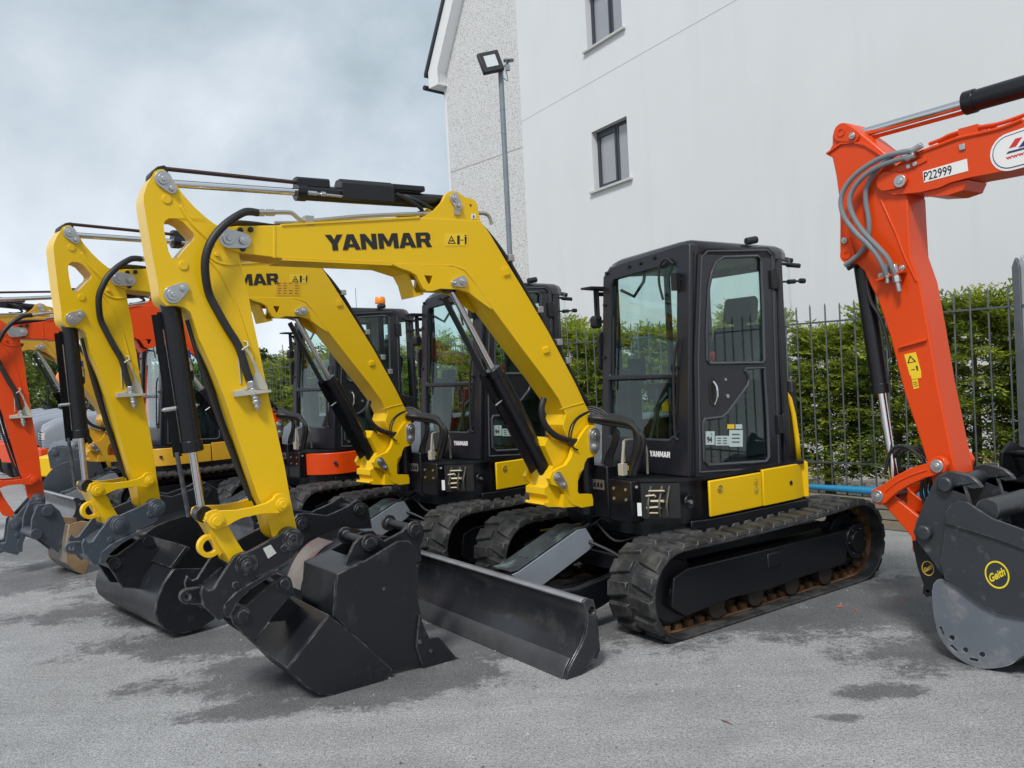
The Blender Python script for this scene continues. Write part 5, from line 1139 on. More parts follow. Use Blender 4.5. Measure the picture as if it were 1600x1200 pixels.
rnd = random.Random(11); m = MB()
for i in range(1300):
    y = 2.6 + 7 * rnd.random() ** 1.4; x = y * rnd.uniform(-.66, .66); r = rnd.uniform(.002, .0055) * (1 if rnd.random() < .93 else 1.8); a = rnd.uniform(0, 6.3); c, s_ = math.cos(a) * r, math.sin(a) * r
    m.mi = rnd.choice((0, 0, 1)); m.add([(x + c, y + s_, .001), (x - s_, y + c, .001), (x - c, y - s_, .001), (x + s_, y - c, .001), (x + c * .2, y + s_ * .3, r * 1.1)], [(0, 1, 4), (1, 2, 4), (2, 3, 4), (3, 0, 4)])
tag(m.build('loose_chippings', [mat('chipping', (.42, .41, .39), .9), mat('dark_chipping', (.09, .088, .085), .9)], smooth=False), 'loose stone chippings scattered over the asphalt', 'chippings', None, 'stuff')
m = MB()
for u, v, a, L_ in ((1306, 950, .4, .05), (1338, 957, 1.2, .04), (1150, 1135, 2.2, .07), (1405, 940, .2, .03)):
    x, y = gw(u, v); c, s_ = math.cos(a), math.sin(a); m.add([(x, y, .004), (x + c * L_ - s_ * .008, y + s_ * L_ + c * .008, .012), (x + c * L_ * 1.4, y + s_ * L_ * 1.4, .005), (x + c * L_ + s_ * .008, y + s_ * L_ - c * .008, .004)], [(0, 1, 2, 3)])
tag(m.build('fallen_leaves', mat('red_leaf', (.4, .1, .04), .7), smooth=False), 'a few dry reddish leaves on the asphalt near the track', 'leaves', None, 'stuff')
# fence line and what stands along it
FO = Vector((3.72, 8.15, 0)); FD = Vector((-.661, .750, 0)).normalized(); FN = Vector((FD.y, -FD.x, 0))   # FN points away from the yard
if FN.y < 0: FN = -FN
def fp(s, n=0, z=0): v = FO + FD * s + FN * n; return (v.x, v.y, z)
GRAV = mat('gravel', (.42, .4, .36), .9, var=.5, vscale=9, bump=.5, bscale=30, dirt=(.14, .1, .07), dirtamt=.6, dscale=3)
m = MB(); m.add([fp(-8, .05, .1), fp(48, .05, .1), fp(48, 7, .14), fp(-8, 7, .14)], [(0, 1, 2, 3)]); tag(m.build('verge', GRAV, smooth=False), 'pale gravel strip with dead leaves behind the fence', None, None, 'structure')
# leaf litter and stones
m = MB()
for i in range(1500):
    s, n = random.uniform(-4, 8), random.uniform(.1, 2.2); a = random.uniform(0, 6.3); r = random.uniform(.015, .045); p = Vector(fp(s, n, .115 + random.uniform(0, .05)))
    t = Vector((math.cos(a), math.sin(a), random.uniform(-.5, .5))) * r; u = Vector((-math.sin(a), math.cos(a), random.uniform(-.5, .5))) * r * .6; m.mi = random.choice((0, 0, 1, 2)); m.add([p - t, p + u, p + t, p - u], [(0, 1, 2, 3)])
tag(m.build('leaf_litter', [mat('dead_leaf', (.22, .1, .04), .8), mat('dry_leaf', (.35, .25, .12), .8), mat('stone', (.4, .38, .35), .8)], smooth=False), 'fallen leaves and stones under the hedge', 'leaf litter', None, 'stuff')
GALV = mat('galvanised_steel', (.13, .145, .155), .45, metal=.6, var=.2, vscale=15)
WOOD = mat('weathered_timber', (.2, .18, .14), .85, var=.4, vscale=6, bump=.3, bscale=30, dirt=(.08, .1, .05), dirtamt=.4)
# timber kerb: three boards laid on edge
for k in range(3):
    m = MB()
    for s0 in (-7.0, -3.4, .2, 3.8, 7.4):
        a, b = s0, s0 + 3.58; z0, z1 = .0 + k * .1, .095 + k * .1; o_ = .0 - .006 * k
        m.add([fp(a, -.12 + o_, z0), fp(b, -.12 + o_, z0), fp(b, .0, z0), fp(a, .0, z0), fp(a, -.12 + o_, z1), fp(b, -.12 + o_, z1), fp(b, 0, z1), fp(a, 0, z1)], [(0, 3, 2, 1), (4, 5, 6, 7), (0, 1, 5, 4), (1, 2, 6, 5), (2, 3, 7, 6), (3, 0, 4, 7)])
    tag(m.build('timber_board', WOOD, None, .01), ['bottom weathered board of the low timber kerb under the fence', 'middle weathered board of the timber kerb under the fence', 'top weathered board of the timber kerb, under the blue pipe'][k], 'timber board', 'boards of the timber kerb')
m = MB(); m.tube([fp(-4.5, -.07, .37), fp(-.3, -.06, .365), fp(1.15, -.06, .36)], .055, 16, rs=[.055, .055, .02]); tag(m.build('water_pipe', mat('blue_pipe', (.02, .22, .42), .35, coat=.2), None), 'bright blue plastic pipe lying on the timber kerb', 'pipe')
# fence panels: rails are the thing, pickets its parts
def fence_panel(i, s0, s1):
    r = empty('fence', ['galvanised fence panel nearest the orange-red arm at the right edge', 'galvanised fence panel right of the black cab, in front of the hedge', 'galvanised fence panel behind the nearest black cab', 'galvanised fence panel left of the nearest cab', 'galvanised fence panel behind the second yellow excavator', 'galvanised fence panel behind the orange-red excavator\'s cab', 'galvanised fence panel left of the orange-red excavator\'s cab', 'galvanised fence panel behind the yellow sticks', 'galvanised fence panel above the grey tractor bonnets', 'galvanised fence panel at the far left edge'][i], 'fence', fp(s0), math.atan2(FD.y, FD.x), 'fence panels around the yard')
    L = s1 - s0
    for z in (.26, .62, 2.08):
        m = MB(); m.box((0, -.012, z - .009), (L, .012, z + .009)); m.build('rail', GALV, r)
    n = int(L / .156)
    pk = MB(); pk.tube([(0, 0, .14), (0, 0, 2.24), (0, 0, 2.27)], .0085, 6, rs=[.0085, .0085, .003]); p0 = None
    for k in range(n):
        if p0 is None: p0 = pk.build('picket', GALV, r); o = p0
        else: o = p0.copy(); C.objects.link(o); o.parent = r
        o.location = (.08 + k * .156, 0, .01 * math.sin(k * 3.7)); o.rotation_euler = (.008 * math.sin(k * 2.3), .006 * math.sin(k * 1.7), 0)
    m = MB(); m.box((-.03, -.04, 0), (.03, .04, 2.42)); m.add([(-.03, -.04, 2.42), (.03, -.04, 2.42), (.03, .04, 2.42), (-.03, .04, 2.42), (0, -.04, 2.5), (0, .04, 2.5)], [(0, 1, 4), (2, 3, 5), (1, 2, 5, 4), (3, 0, 4, 5)]); m.build('post', GALV, r, .003)
ends = [-4.2, -1.12, 2.3, 5.6, 8.9, 12.2, 15.5, 18.8, 22.1, 25.4, 28.7]
for i in range(10): fence_panel(i, ends[i], ends[i + 1])
# one wider palisade post at the right
r0 = gd(1606, 7.3)
m = MB(); m.box((-.04, -.03, 0), (.04, .03, 2.42)); m.add([(-.04, -.03, 2.42), (.04, -.03, 2.42), (.04, .03, 2.42), (-.04, .03, 2.42), (0, -.03, 2.52), (0, .03, 2.52)], [(0, 1, 4), (2, 3, 5), (1, 2, 5, 4), (3, 0, 4, 5)])
o = m.build('gate_post', mat('pale_galvanised', (.4, .43, .46), .45, metal=.4, var=.15, vscale=12), None, .004); o.location = (r0[0], r0[1], 0); o.rotation_euler = (0, 0, math.atan2(FD.y, FD.x)); tag(o, 'pale pointed palisade post at the right edge by the hedge', 'post')

# ------------------------------------------------------------------ plants
def leafmat(name, c0, c1, trans=.25):
    m = bpy.data.materials.new(name); m.use_nodes = True; nt = m.node_tree; b = nt.nodes['Principled BSDF']
    at = nt.nodes.new('ShaderNodeAttribute'); at.attribute_name = 'tone'
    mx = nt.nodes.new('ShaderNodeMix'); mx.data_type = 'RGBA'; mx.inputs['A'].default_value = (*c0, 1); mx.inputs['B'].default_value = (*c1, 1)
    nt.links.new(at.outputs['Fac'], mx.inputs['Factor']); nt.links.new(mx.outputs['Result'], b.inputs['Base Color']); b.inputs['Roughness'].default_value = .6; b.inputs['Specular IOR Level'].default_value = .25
    t = nt.nodes.new('ShaderNodeBsdfTranslucent'); nt.links.new(mx.outputs['Result'], t.inputs['Color']); s = nt.nodes.new('ShaderNodeMixShader'); s.inputs[0].default_value = trans
    nt.links.new(b.outputs[0], s.inputs[1]); nt.links.new(t.outputs[0], s.inputs[2]); nt.links.new(s.outputs[0], nt.nodes['Material Output'].inputs[0]); return m
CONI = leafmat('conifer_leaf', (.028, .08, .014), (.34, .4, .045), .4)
BROAD = leafmat('broad_leaf', (.03, .06, .015), (.15, .2, .04))
BARK = mat('bark', (.08, .055, .04), .9, var=.4, vscale=12, bump=.4)
def leaf_object(name, vs, fs, tone, mt, parent):
    me = bpy.data.meshes.new(name); me.from_pydata(vs, [], fs); me.materials.append(mt)
    a = me.attributes.new('tone', 'FLOAT', 'FACE'); a.data.foreach_set('value', tone)
    o = bpy.data.objects.new(name, me); C.objects.link(o); o.parent = parent; return o
def conifer_mesh(seed, H=2.4, W=.74, D=.5, nb=600):
    rnd = random.Random(seed); vs = []; fs = []; tone = []
    for b in range(nb):
        z = .3 + (H - .35) * rnd.random() ** .72; a = rnd.uniform(0, 2 * math.pi)
        taper = 1 - .45 * max(0, (z - 1.7) / .8); rr = rnd.uniform(.35, 1.0) ** .6 * taper
        base = Vector((math.cos(a) * W * rr * .35, math.sin(a) * D * rr * .35, z))
        d = Vector((math.cos(a) * W, math.sin(a) * D, rnd.uniform(-.12, .45) + (.4 if z > H - .4 else 0))).normalized()
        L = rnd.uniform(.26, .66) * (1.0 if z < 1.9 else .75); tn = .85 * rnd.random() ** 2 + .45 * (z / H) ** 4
        if rnd.random() < .07 and z > 1.3: z = H - .35; base.z = z; d = Vector((rnd.uniform(-.3, .3), rnd.uniform(-.3, .3), 1)).normalized(); L = rnd.uniform(.3, .55)
        side = d.cross(Vector((0, 0, 1))).normalized(); up = side.cross(d)
        ns = 11
        for i in range(ns):
            t = (i + .5) / ns; p = base + d * (L * t) + Vector((0, 0, -.12 * t * t * L))
            for sgn in (-1, 1):
                l = (.16 * (1 - t * .75) + .02) * rnd.uniform(.7, 1.2); dd = (d * .75 + side * sgn * rnd.uniform(.5, 1.0) + up * rnd.uniform(-.3, .35)).normalized()
                for j in range(3):
                    q = p + dd * (l * (j / 3)); e = (dd + side * rnd.uniform(-.5, .5) + up * rnd.uniform(-.6, .6)).normalized(); w = e.cross(Vector((rnd.uniform(-1, 1), rnd.uniform(-1, 1), rnd.uniform(-1, 1)))).normalized()
                    ll = rnd.uniform(.025, .075); ww = rnd.uniform(.005, .013); k = len(vs)
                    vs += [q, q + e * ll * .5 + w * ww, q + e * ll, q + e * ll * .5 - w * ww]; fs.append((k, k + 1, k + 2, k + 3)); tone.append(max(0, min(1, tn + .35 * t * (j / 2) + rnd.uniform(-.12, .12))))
    return vs, fs, tone
CM = []
for i in range(4):
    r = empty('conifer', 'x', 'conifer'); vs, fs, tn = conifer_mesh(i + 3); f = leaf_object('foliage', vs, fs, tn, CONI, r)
    m = MB(); m.tube([(0, 0, -.05), (.02, 0, .5), (-.02, .03, 1.2), (0, 0, 2.1)], .05, 8, rs=[.065, .055, .035, .01])
    rr = random.Random(i)
    for k in range(14): z = rr.uniform(.3, 1.9); a = rr.uniform(0, 6.28); m.tube([(0, 0, z), (.25 * math.cos(a), .2 * math.sin(a), z + .06), (.45 * math.cos(a), .36 * math.sin(a), z + .1)], .01, 5, rs=[.014, .009, .003])
    t = m.build('trunk', BARK, r); CM.append((r, f, t))
CL = ['first hedge conifer, beyond the pale palisade post at the right edge', 'hedge conifer right of the orange-red stick', 'hedge conifer directly behind the orange-red stick', 'hedge conifer seen between the black ram and the orange-red stick', 'hedge conifer left of the orange-red arm\'s black ram', 'hedge conifer just right of the nearest cab', 'hedge conifer behind the rear window of the nearest cab', 'hedge conifer seen through the nearest cab\'s door', 'hedge conifer seen through the nearest cab\'s windscreen', 'hedge conifer just left of the nearest cab', 'hedge conifer right of the second yellow excavator\'s cab', 'hedge conifer behind the boom of the nearest yellow machine', 'hedge conifer behind the second yellow excavator\'s cab']
def ctree(i, s, n, lab, sc=1, zs=1):
    k = i % 4; r0, f0, t0 = CM[k]
    if r0.get('label') == 'x': r, f, t = r0, f0, t0
    else:
        r = r0.copy(); C.objects.link(r)
        for c in (f0, t0): d = c.copy(); C.objects.link(d); d.parent = r
    r['label'] = lab; r['group'] = 'conifers of the hedge'; r.location = fp(s, n, .1); r.rotation_euler = (0, 0, random.uniform(-.4, .4) + math.atan2(FD.y, FD.x) + (math.pi if i % 3 == 0 else 0)); r.scale = (sc, sc, sc * zs)
    return r
ss = -2.2
for i in range(34):
    if i < 13: lab = CL[i]
    elif i % 2: lab = 'hedge conifer in the far run behind the parked excavators, small and dark'
    else: lab = 'hedge conifer in the far run behind the parked excavators, small and dark'
    ctree(i, ss, .62 + .12 * math.sin(i * 2.1), lab, random.uniform(.94, 1.02), random.uniform(.84, .92) * (.95 if i < 5 else 1)); ss += .82 if i < 12 else 1.0
def broad_tree(name, lab, x, y, H, Wd, seed, n=2600, ls=.16, group='trees beyond the yard'):
    rnd = random.Random(seed); r = empty(name, lab, 'tree', (x, y, 0), rnd.uniform(0, 6), group); vs = []; fs = []; tone = []
    cl = []
    m = MB(); m.tube([(0, 0, 0), (.05, 0, H * .3), (0, .1, H * .6), (.05, 0, H * .95)], .1, 8, rs=[.035 * H * .5, .028 * H * .5, .015 * H * .5, .01])
    for k in range(26):
        z = H * rnd.uniform(.25, .97); a = rnd.uniform(0, 6.28); wz = Wd * math.sqrt(max(.05, 1 - ((z / H - .58) / .45) ** 2)); rad = wz * rnd.uniform(.45, 1)
        c = Vector((rad * math.cos(a), rad * math.sin(a), z)); cl.append((c, rnd.uniform(.16, .3) * Wd, rnd.random())); m.tube([(0, 0, z * .75), tuple(c * .6 + Vector((0, 0, z * .35))), tuple(c)], .02, 5, rs=[.03, .02, .006])
    m.build('trunk', BARK, r)
    for i in range(n):
        c, s, tn = rnd.choice(cl); v = Vector((rnd.gauss(0, 1), rnd.gauss(0, 1), rnd.gauss(0, .8))).normalized() * s * rnd.uniform(.4, 1.15); p = c + v
        a = Vector((rnd.uniform(-1, 1), rnd.uniform(-1, 1), rnd.uniform(-1, 1))).normalized(); b = a.orthogonal().normalized(); l = ls * rnd.uniform(.5, 1.1); k = len(vs)
        vs += [p - a * l * .5, p + b * l * .3, p + a * l * .5, p - b * l * .3]; fs.append((k, k + 1, k + 2, k + 3)); tone.append(max(0, min(1, tn * .7 + rnd.uniform(0, .35))))
    leaf_object('crown', vs, fs, tone, BROAD, r)
for i, (u, d, H, W_, sd, lab) in enumerate([(447, 24, 3.0, 1.0, 5, 'slender young tree rising above the hedge left of the orange-red excavator\'s cab'), (470, 26, 2.7, 1.1, 6, 'low bushy tree beside the slender young tree'), (412, 27, 2.7, 1.1, 8, 'small tree partly hidden by the nearest yellow stick'), (85, 38, 4.3, 2.4, 9, 'broad dark tree behind the fence at the far left'), (125, 36, 4.0, 2.2, 10, 'green tree behind the second yellow excavator\'s ram'), (40, 40, 3.6, 2.4, 11, 'green tree at the left edge behind the orange-red stick'), (240, 36, 3.6, 2.2, 12, 'green tree seen between the two yellow sticks'), (320, 32, 3.2, 1.8, 13, 'green tree behind the amber excavator')]):
    x, y = gd(u, d); broad_tree('tree', lab, x, y, H, W_, sd, 3000 if i < 3 else 4200, .13 if i < 3 else .26)
# brown twig bush by the gravel at right
rnd = random.Random(4); r = empty('shrub', 'small browning shrub growing through the fence beside the right-hand bucket', 'shrub', (*gd(1512, 7.55), .1)); m = MB(); vs = []; fs = []; tn = []
for k in range(14):
    a = rnd.uniform(0, 6.28); p = [(0, 0, 0), (.1 * math.cos(a), .1 * math.sin(a), .25), (.25 * math.cos(a), .22 * math.sin(a), rnd.uniform(.4, .62))]; m.tube(p, .006, 5, rs=[.01, .006, .003])
    for i in range(26): q = Vector(p[2]) + Vector((rnd.gauss(0, .05), rnd.gauss(0, .05), rnd.gauss(0, .06))); a_ = Vector((rnd.uniform(-1, 1), rnd.uniform(-1, 1), rnd.uniform(-1, 1))).normalized() * .022; b_ = a_.orthogonal().normalized() * .009; j = len(vs); vs += [q - a_, q + b_, q + a_, q - b_]; fs.append((j, j + 1, j + 2, j + 3)); tn.append(rnd.random())
m.build('branch', BARK, r); leaf_object('foliage', vs, fs, tn, leafmat('brown_leaf', (.2, .12, .03), (.42, .24, .06)), r)

# ------------------------------------------------------------------ buildings
RENDER = mat('white_render', (.68, .695, .715), .9, var=.05, vscale=.8, bump=.08, bscale=90, dirt=(.645, .66, .68), dirtamt=.3, dscale=.35)
def pebble():
    m = bpy.data.materials.new('pebble_dash'); m.use_nodes = True; nt = m.node_tree; b = nt.nodes['Principled BSDF']; tc = nt.nodes.new('ShaderNodeTexCoord')
    v = nt.nodes.new('ShaderNodeTexVoronoi'); v.inputs['Scale'].default_value = 50; nt.links.new(tc.outputs['Object'], v.inputs['Vector'])
    n = nt.nodes.new('ShaderNodeTexNoise'); n.inputs['Scale'].default_value = 38; n.inputs['Detail'].default_value = 3; nt.links.new(tc.outputs['Object'], n.inputs['Vector'])
    a = nt.nodes.new('ShaderNodeMath'); a.operation = 'MULTIPLY_ADD'; a.inputs[1].default_value = .55; nt.links.new(v.outputs['Color'], a.inputs[0]); nt.links.new(n.outputs['Fac'], a.inputs[2])
    r = nt.nodes.new('ShaderNodeValToRGB'); e = r.color_ramp.elements; e[0].position = .5; e[0].color = (.17, .17, .175, 1); e[1].position = .76; e[1].color = (.62, .62, .62, 1); e.new(.62).color = (.46, .46, .46, 1)
    nt.links.new(a.outputs[0], r.inputs['Fac']); nt.links.new(r.outputs[0], b.inputs['Base Color']); b.inputs['Roughness'].default_value = .9
    bp = nt.nodes.new('ShaderNodeBump'); bp.inputs['Strength'].default_value = .5; nt.links.new(a.outputs[0], bp.inputs['Height']); nt.links.new(bp.outputs[0], b.inputs['Normal']); return m
PEB = pebble()
_n = [n for n in RENDER.node_tree.nodes if n.type == 'TEX_NOISE']
_mp = RENDER.node_tree.nodes.new('ShaderNodeMapping'); _mp.inputs['Scale'].default_value = (2.2, 2.2, .18)
_l = _n[1].inputs['Vector'].links[0]; RENDER.node_tree.links.new(_l.from_socket, _mp.inputs['Vector']); RENDER.node_tree.links.new(_mp.outputs[0], _n[1].inputs['Vector']); _n[1].inputs['Scale'].default_value = .9
WD = Vector((-.494, .869, 0)).normalized(); WO = Vector((2.0, 16.5, 0)); WN = Vector((WD.y, -WD.x, 0))
if WN.y < 0: WN = -WN
bw = empty('building', 'tall plain white rendered building with small grey-framed windows', 'building', tuple(WO), math.atan2(WD.y, WD.x))
# local: +x along the wall to the left/back, y: +y = left of WD. find sign so that y>0 is away from the camera
sgn = 1 if (Matrix.Rotation(math.atan2(WD.y, WD.x), 3, 'Z') @ Vector((0, 1, 0))).dot(WN) > 0 else -1
def wl(u, v):
    """pixel on the wall plane -> (along, height)"""
    d = FW + RT * ((u - 800) / F_PX) + UP * ((600 - v) / F_PX); n = WN; t = (WO - Vector((0, 0, EYE))).dot(n) / d.dot(n) if True else 0
    t = Vector((WO.x, WO.y, 0)).dot(n) / Vector((d.x, d.y, 0)).dot(n); p = Vector((0, 0, EYE)) + d * t; return (Vector((p.x, p.y, 0)) - WO).dot(WD), p.z
xl = wl(815, 190)[0]; hw = []
w2 = [wl(*p) for p in ((924, 207), (979, 182), (984, 280), (930, 298))]; w1b = wl(920, 77); w1r = wl(971, 46)
a0, a1_ = min(w2[0][0], w2[1][0]), max(w2[0][0], w2[3][0]); zb, zt = w2[3][1], w2[0][1]; Hh = zt - zb
zb1 = w1b[1]; wins = [(a0, a1_, zb, zt), (a0, a1_, zb1, zb1 + Hh)]
m = MB(); zs = wl(815, 190)[1]; outer = [(-22, 0), (xl, 0), (xl, zs), (xl, 11.5), (-22, 11.5)]
holes = [[(w[0], w[2]), (w[1], w[2]), (w[1], w[3]), (w[0], w[3])] for w in wins]
m.prism(outer, 'y', 0, sgn * .3, holes); m.add([(xl, sgn * .3, 0), (xl, sgn * 9, 0), (xl, sgn * 9, 11.5), (xl, sgn * .3, 11.5)], [(0, 1, 2, 3)]); m.build('wall', RENDER, bw, smooth=False)
m = MB(); m.box((-22, min(-sgn * .003, 0), zs - .006), (xl, max(-sgn * .003, 0), zs + .006)); m.build('movement_joint', mat('joint', (.53, .54, .55), .8), bw)
m = MB(); m.box((-22.2, min(-sgn * .4, sgn * 9), 11.5), (xl + .1, max(-sgn * .4, sgn * 9), 11.7)); m.build('roof', mat('slate', (.06, .065, .075), .6), bw)
UPVC = mat('window_grey', (.035, .04, .055), .4)
WG = mat('window_pane', (.3, .31, .34), .12, coat=.5, var=.1, vscale=2)
for (x0, x1, z0, z1) in wins:
    m = MB(); F = sgn * .13; mid = x0 + (x1 - x0) * .42
    m.prism([(x0, z0), (x1, z0), (x1, z1), (x0, z1)], 'y', F, F + sgn * .06, [[(x0 + .05, z0 + .06), (mid - .03, z0 + .06), (mid - .03, z1 - .06), (x0 + .05, z1 - .06)], [(mid + .03, z0 + .06), (x1 - .05, z0 + .06), (x1 - .05, z1 - .06), (mid + .03, z1 - .06)]])
    m.prism([(mid + .03, z0 + .06), (x1 - .05, z0 + .06), (x1 - .05, z1 - .06), (mid + .03, z1 - .06)], 'y', F - sgn * .015, F + sgn * .02, [[(mid + .08, z0 + .11), (x1 - .1, z0 + .11), (x1 - .1, z1 - .13), (mid + .08, z1 - .13)]])
    f = m.build('window', UPVC, bw, .004)
    m = MB(); m.box((x0 + .05, min(F + sgn * .02, F + sgn * .03), z0 + .06), (x1 - .05, max(F + sgn * .02, F + sgn * .03), z1 - .06)); m.build('pane', WG, f)
    m = MB(); m.box((x0 - .1, min(-sgn * .06, sgn * .13), z0 - .05), (x1 + .1, max(-sgn * .06, sgn * .13), z0)); m.build('sill', mat('sill_stone', (.5, .51, .49), .8, var=.1) if 'sill_stone' not in bpy.data.materials else bpy.data.materials['sill_stone'], f, .006)

# pebble-dashed gable house behind it
GD = Vector((-.661, .75, 0)).normalized(); GO = Vector((.42, 21.4, 0)); GN = Vector((GD.y, -GD.x, 0))
if GN.y < 0: GN = -GN
bg = empty('gable_house', 'pebble-dashed gable end with white bargeboard left of the white building', 'house', tuple(GO), math.atan2(GD.y, GD.x))
sg = 1 if (Matrix.Rotation(math.atan2(GD.y, GD.x), 3, 'Z') @ Vector((0, 1, 0))).dot(GN) > 0 else -1
def gl(u, v, off=0):
    d = FW + RT * ((u - 800) / F_PX) + UP * ((600 - v) / F_PX); o = GO + GN * off; t = o.dot(GN) / Vector((d.x, d.y, 0)).dot(GN); p = Vector((0, 0, EYE)) + d * t; return (Vector((p.x, p.y, 0)) - GO).dot(GD), p.z
xe, ze = gl(696, 112); xr, zr = gl(722, 2); sl = (zr - ze) / (xe - xr); ridge_x = xe - 4.2; zrid = ze + sl * 4.2
m = MB(); m.prism([(xe, 0), (xe, ze), (ridge_x, zrid), (xe - 8.4, ze), (xe - 8.4, 0)], 'y', 0, sg * 8); m.build('wall', PEB, bg, smooth=False)
m = MB(); m.box((xe - .001, min(-sg * .01, sg * .1), 0), (xe + .09, max(-sg * .01, sg * .1), ze)); m.box((xe + .0, min(sg * .1, sg * 8), 0), (xe + .08, max(sg * .1, sg * 8), ze)); m.build('corner_trim', RENDER, bg)
z7, _z = gl(745, 255)[1], 0; m = MB(); m.box((xe - 8, min(-sg * .004, 0), z7 - .012), (xe, max(-sg * .004, 0), z7 + .012)); m.build('joint', mat('pebble_joint', (.35, .35, .35), .9), bg)
WHB = mat('white_board', (.72, .73, .74), .5)
m = MB(); k_ = .42
m.prism([(xe + .38, ze - .42), (xe + .38, ze + .02), (ridge_x, zrid + .55), (ridge_x, zrid), (xe - .05, ze + .02), (xe - .05, ze - .42)], 'y', -sg * .32, -sg * .28); m.prism([(xe + .38, ze - .42), (xe - .05, ze - .42), (xe - .05, ze - .38), (xe + .38, ze - .38)], 'y', -sg * .28, sg * 8)
m.prism([(xe - .03, ze - .40), (xe + .34, ze - .40), (xe + .34, ze), (ridge_x, zrid + .5), (ridge_x, zrid - .06), (xe - .03, ze - .04)], 'y', -sg * .28, 0); m.build('bargeboard', WHB, bg)
m = MB(); m.prism([(xe + .48, ze + .0), (ridge_x, zrid + .62), (xe - 8.8, ze + .0), (xe - 8.8, ze - .06), (ridge_x, zrid + .52), (xe + .48, ze - .1)], 'y', -sg * .4, sg * 8.2); m.build('roof', bpy.data.materials['slate'], bg)
m = MB(); m.tube([(xe + .5, -sg * .4, ze - .38), (xe + .5, sg * 8, ze - .38)], .07, 10); m.build('gutter', PLAS, bg)

# light pole with floodlight
px, py = gd(807, 12.4); px -= .0
r = empty('floodlight_pole', 'slim grey pole with a square black floodlight in front of the gable', 'light pole', (px, py, 0))
POLE = mat('pole_steel', (.2, .23, .26), .5, metal=.3, var=.15)
m = MB(); m.tube([(0, 0, 0), (0, 0, 6.25)], .04, 14)
for z in (3.1, 3.9, 5.25, 5.6): m.tube([(0, 0, z), (0, 0, z + .015)], .043, 14)
m.build('pole', POLE, r)
m = MB(); m.box((-.165, -.03, -.165), (.165, .05, .165)); h = m.build('lamp_head', PLAS, r, .02); h.location = (-.14, -.12, 6.27); h.rotation_euler = (R(-12), R(-14), R(15))
m = MB(); m.box((-.09, -.04, -.09), (.09, -.028, .09)); m.build('lamp_glass', mat('lamp_glass', (.55, .6, .62), .15, coat=.5), h)
m = MB(); m.tube([(0, 0, 6.2), (.1, .0, 6.28), (.16, -.02, 6.33)], .015, 8); m.box((.05, -.06, 6.32), (.2, .06, 6.335)); m.box((.07, -.03, 6.18), (.14, .03, 6.26)); m.tube(spline([(.02, .04, 6.1), (.1, .06, 6.05), (.08, .05, 6.2)], 5), .006, 6); m.build('lamp_bracket', POLE, r)

# ------------------------------------------------------------------ row of compact tractors at the back left
HOODG = mat('bonnet_grey', (.2, .22, .26), .35, coat=.3); 
def tractor(x, y, th, lab, k):
    if k is None:
        r = empty('compact_tractor', lab, 'tractor', (x, y, 0), th, 'compact tractors parked in a line')
        m = MB(); vs = []; n = 9
        prof = [(.95, 1.05, .27), (.9, 1.2, .3), (.7, 1.3, .32), (.2, 1.37, .34), (-.3, 1.42, .36)]
        for X_, z, w in prof:
            vs += [(X_, -w, .8), (X_, -w, z - .14), (X_, -w * .86, z - .05), (X_, -w * .45, z), (X_, 0, z + .01), (X_, w * .45, z), (X_, w * .86, z - .05), (X_, w, z - .14), (X_, w, .8)]
        m.add(vs, [(i * n + j, i * n + j + 1, (i + 1) * n + j + 1, (i + 1) * n + j) for i in range(4) for j in range(n - 1)] + [tuple(range(n)), tuple(range(4 * n, 5 * n))]); b = m.build('bonnet', HOODG, r, .008)
        m = MB()
        for i in range(6): m.box((.95, -.15, .82 + .05 * i), (.965, .15, .84 + .05 * i))
        m.build('grille', PLAS, b); m = MB(); [m.box((.9, s * .23 - .06, .95), (.955, s * .23 + .06, 1.07)) for s in (-1, 1)]; m.build('headlight', mat('headlight', (.7, .7, .65), .15), b)
        m = MB(); m.box((-.9, -.25, .45), (.85, .25, .8)); m.box((.8, -.3, .4), (1.0, .3, .8)); m.box((-1.3, -.6, .85), (-.5, -.35, 1.0)); m.box((-1.3, .35, .85), (-.5, .6, 1.0)); m.build('chassis', ORG, r, .02)
        for (wx, wr, ww) in ((.55, .34, .12), (-.9, .52, .16)):
            for s in (-1, 1): m = MB(); m.lathe([(wr * .55, -ww), (wr * .9, -ww), (wr, -ww * .6), (wr, ww * .6), (wr * .9, ww), (wr * .55, ww)], 28, (wx, s * .5, wr), 'y'); w = m.build('tyre', RUBD, r); m = MB(); m.lathe([(.05, -ww * .6), (wr * .56, -ww * .5), (wr * .56, ww * .5), (.05, ww * .6)], 20, (wx, s * .5, wr), 'y'); m.build('rim', ORG, w)
        m = MB(); m.box((-.95, -.25, .95), (-.5, .25, 1.05)); m.box((-1.0, -.25, 1.0), (-.9, .25, 1.45)); m.tube([(-.25, 0, 1.3), (-.4, 0, 1.5)], .02, 8); m.tube([(-.42 + .02 * math.sin(a), .17 * math.cos(a), 1.52 + .17 * .5 * math.sin(a)) for a in [i * .4 for i in range(17)]], .014, 6); m.build('seat', PLAS, r, .01)
        m = MB()
        for s in (-1, 1): m.tube([(-1.2, s * .45, .9), (-1.2, s * .45, 1.98)], .03, 8)
        m.tube([(-1.2, -.45, 1.98), (-1.2, .45, 1.98)], .03, 8); m.build('roll_bar', PLAS, r); m = MB(); m.lathe([(.07, 0), (.09, .04), (.075, .26), (.03, .34)], 16, (-1.2, .3, 2.0)); m.build('beacon', ORB, r)
        return r
    r = k.copy(); C.objects.link(r); r.location = (x, y, 0); r.rotation_euler = (0, 0, th); r['label'] = lab
    for ch in k.children:
        c = ch.copy(); C.objects.link(c); c.parent = r
        for g in ch.children: d = g.copy(); C.objects.link(d); d.parent = c
    return r
proto = None
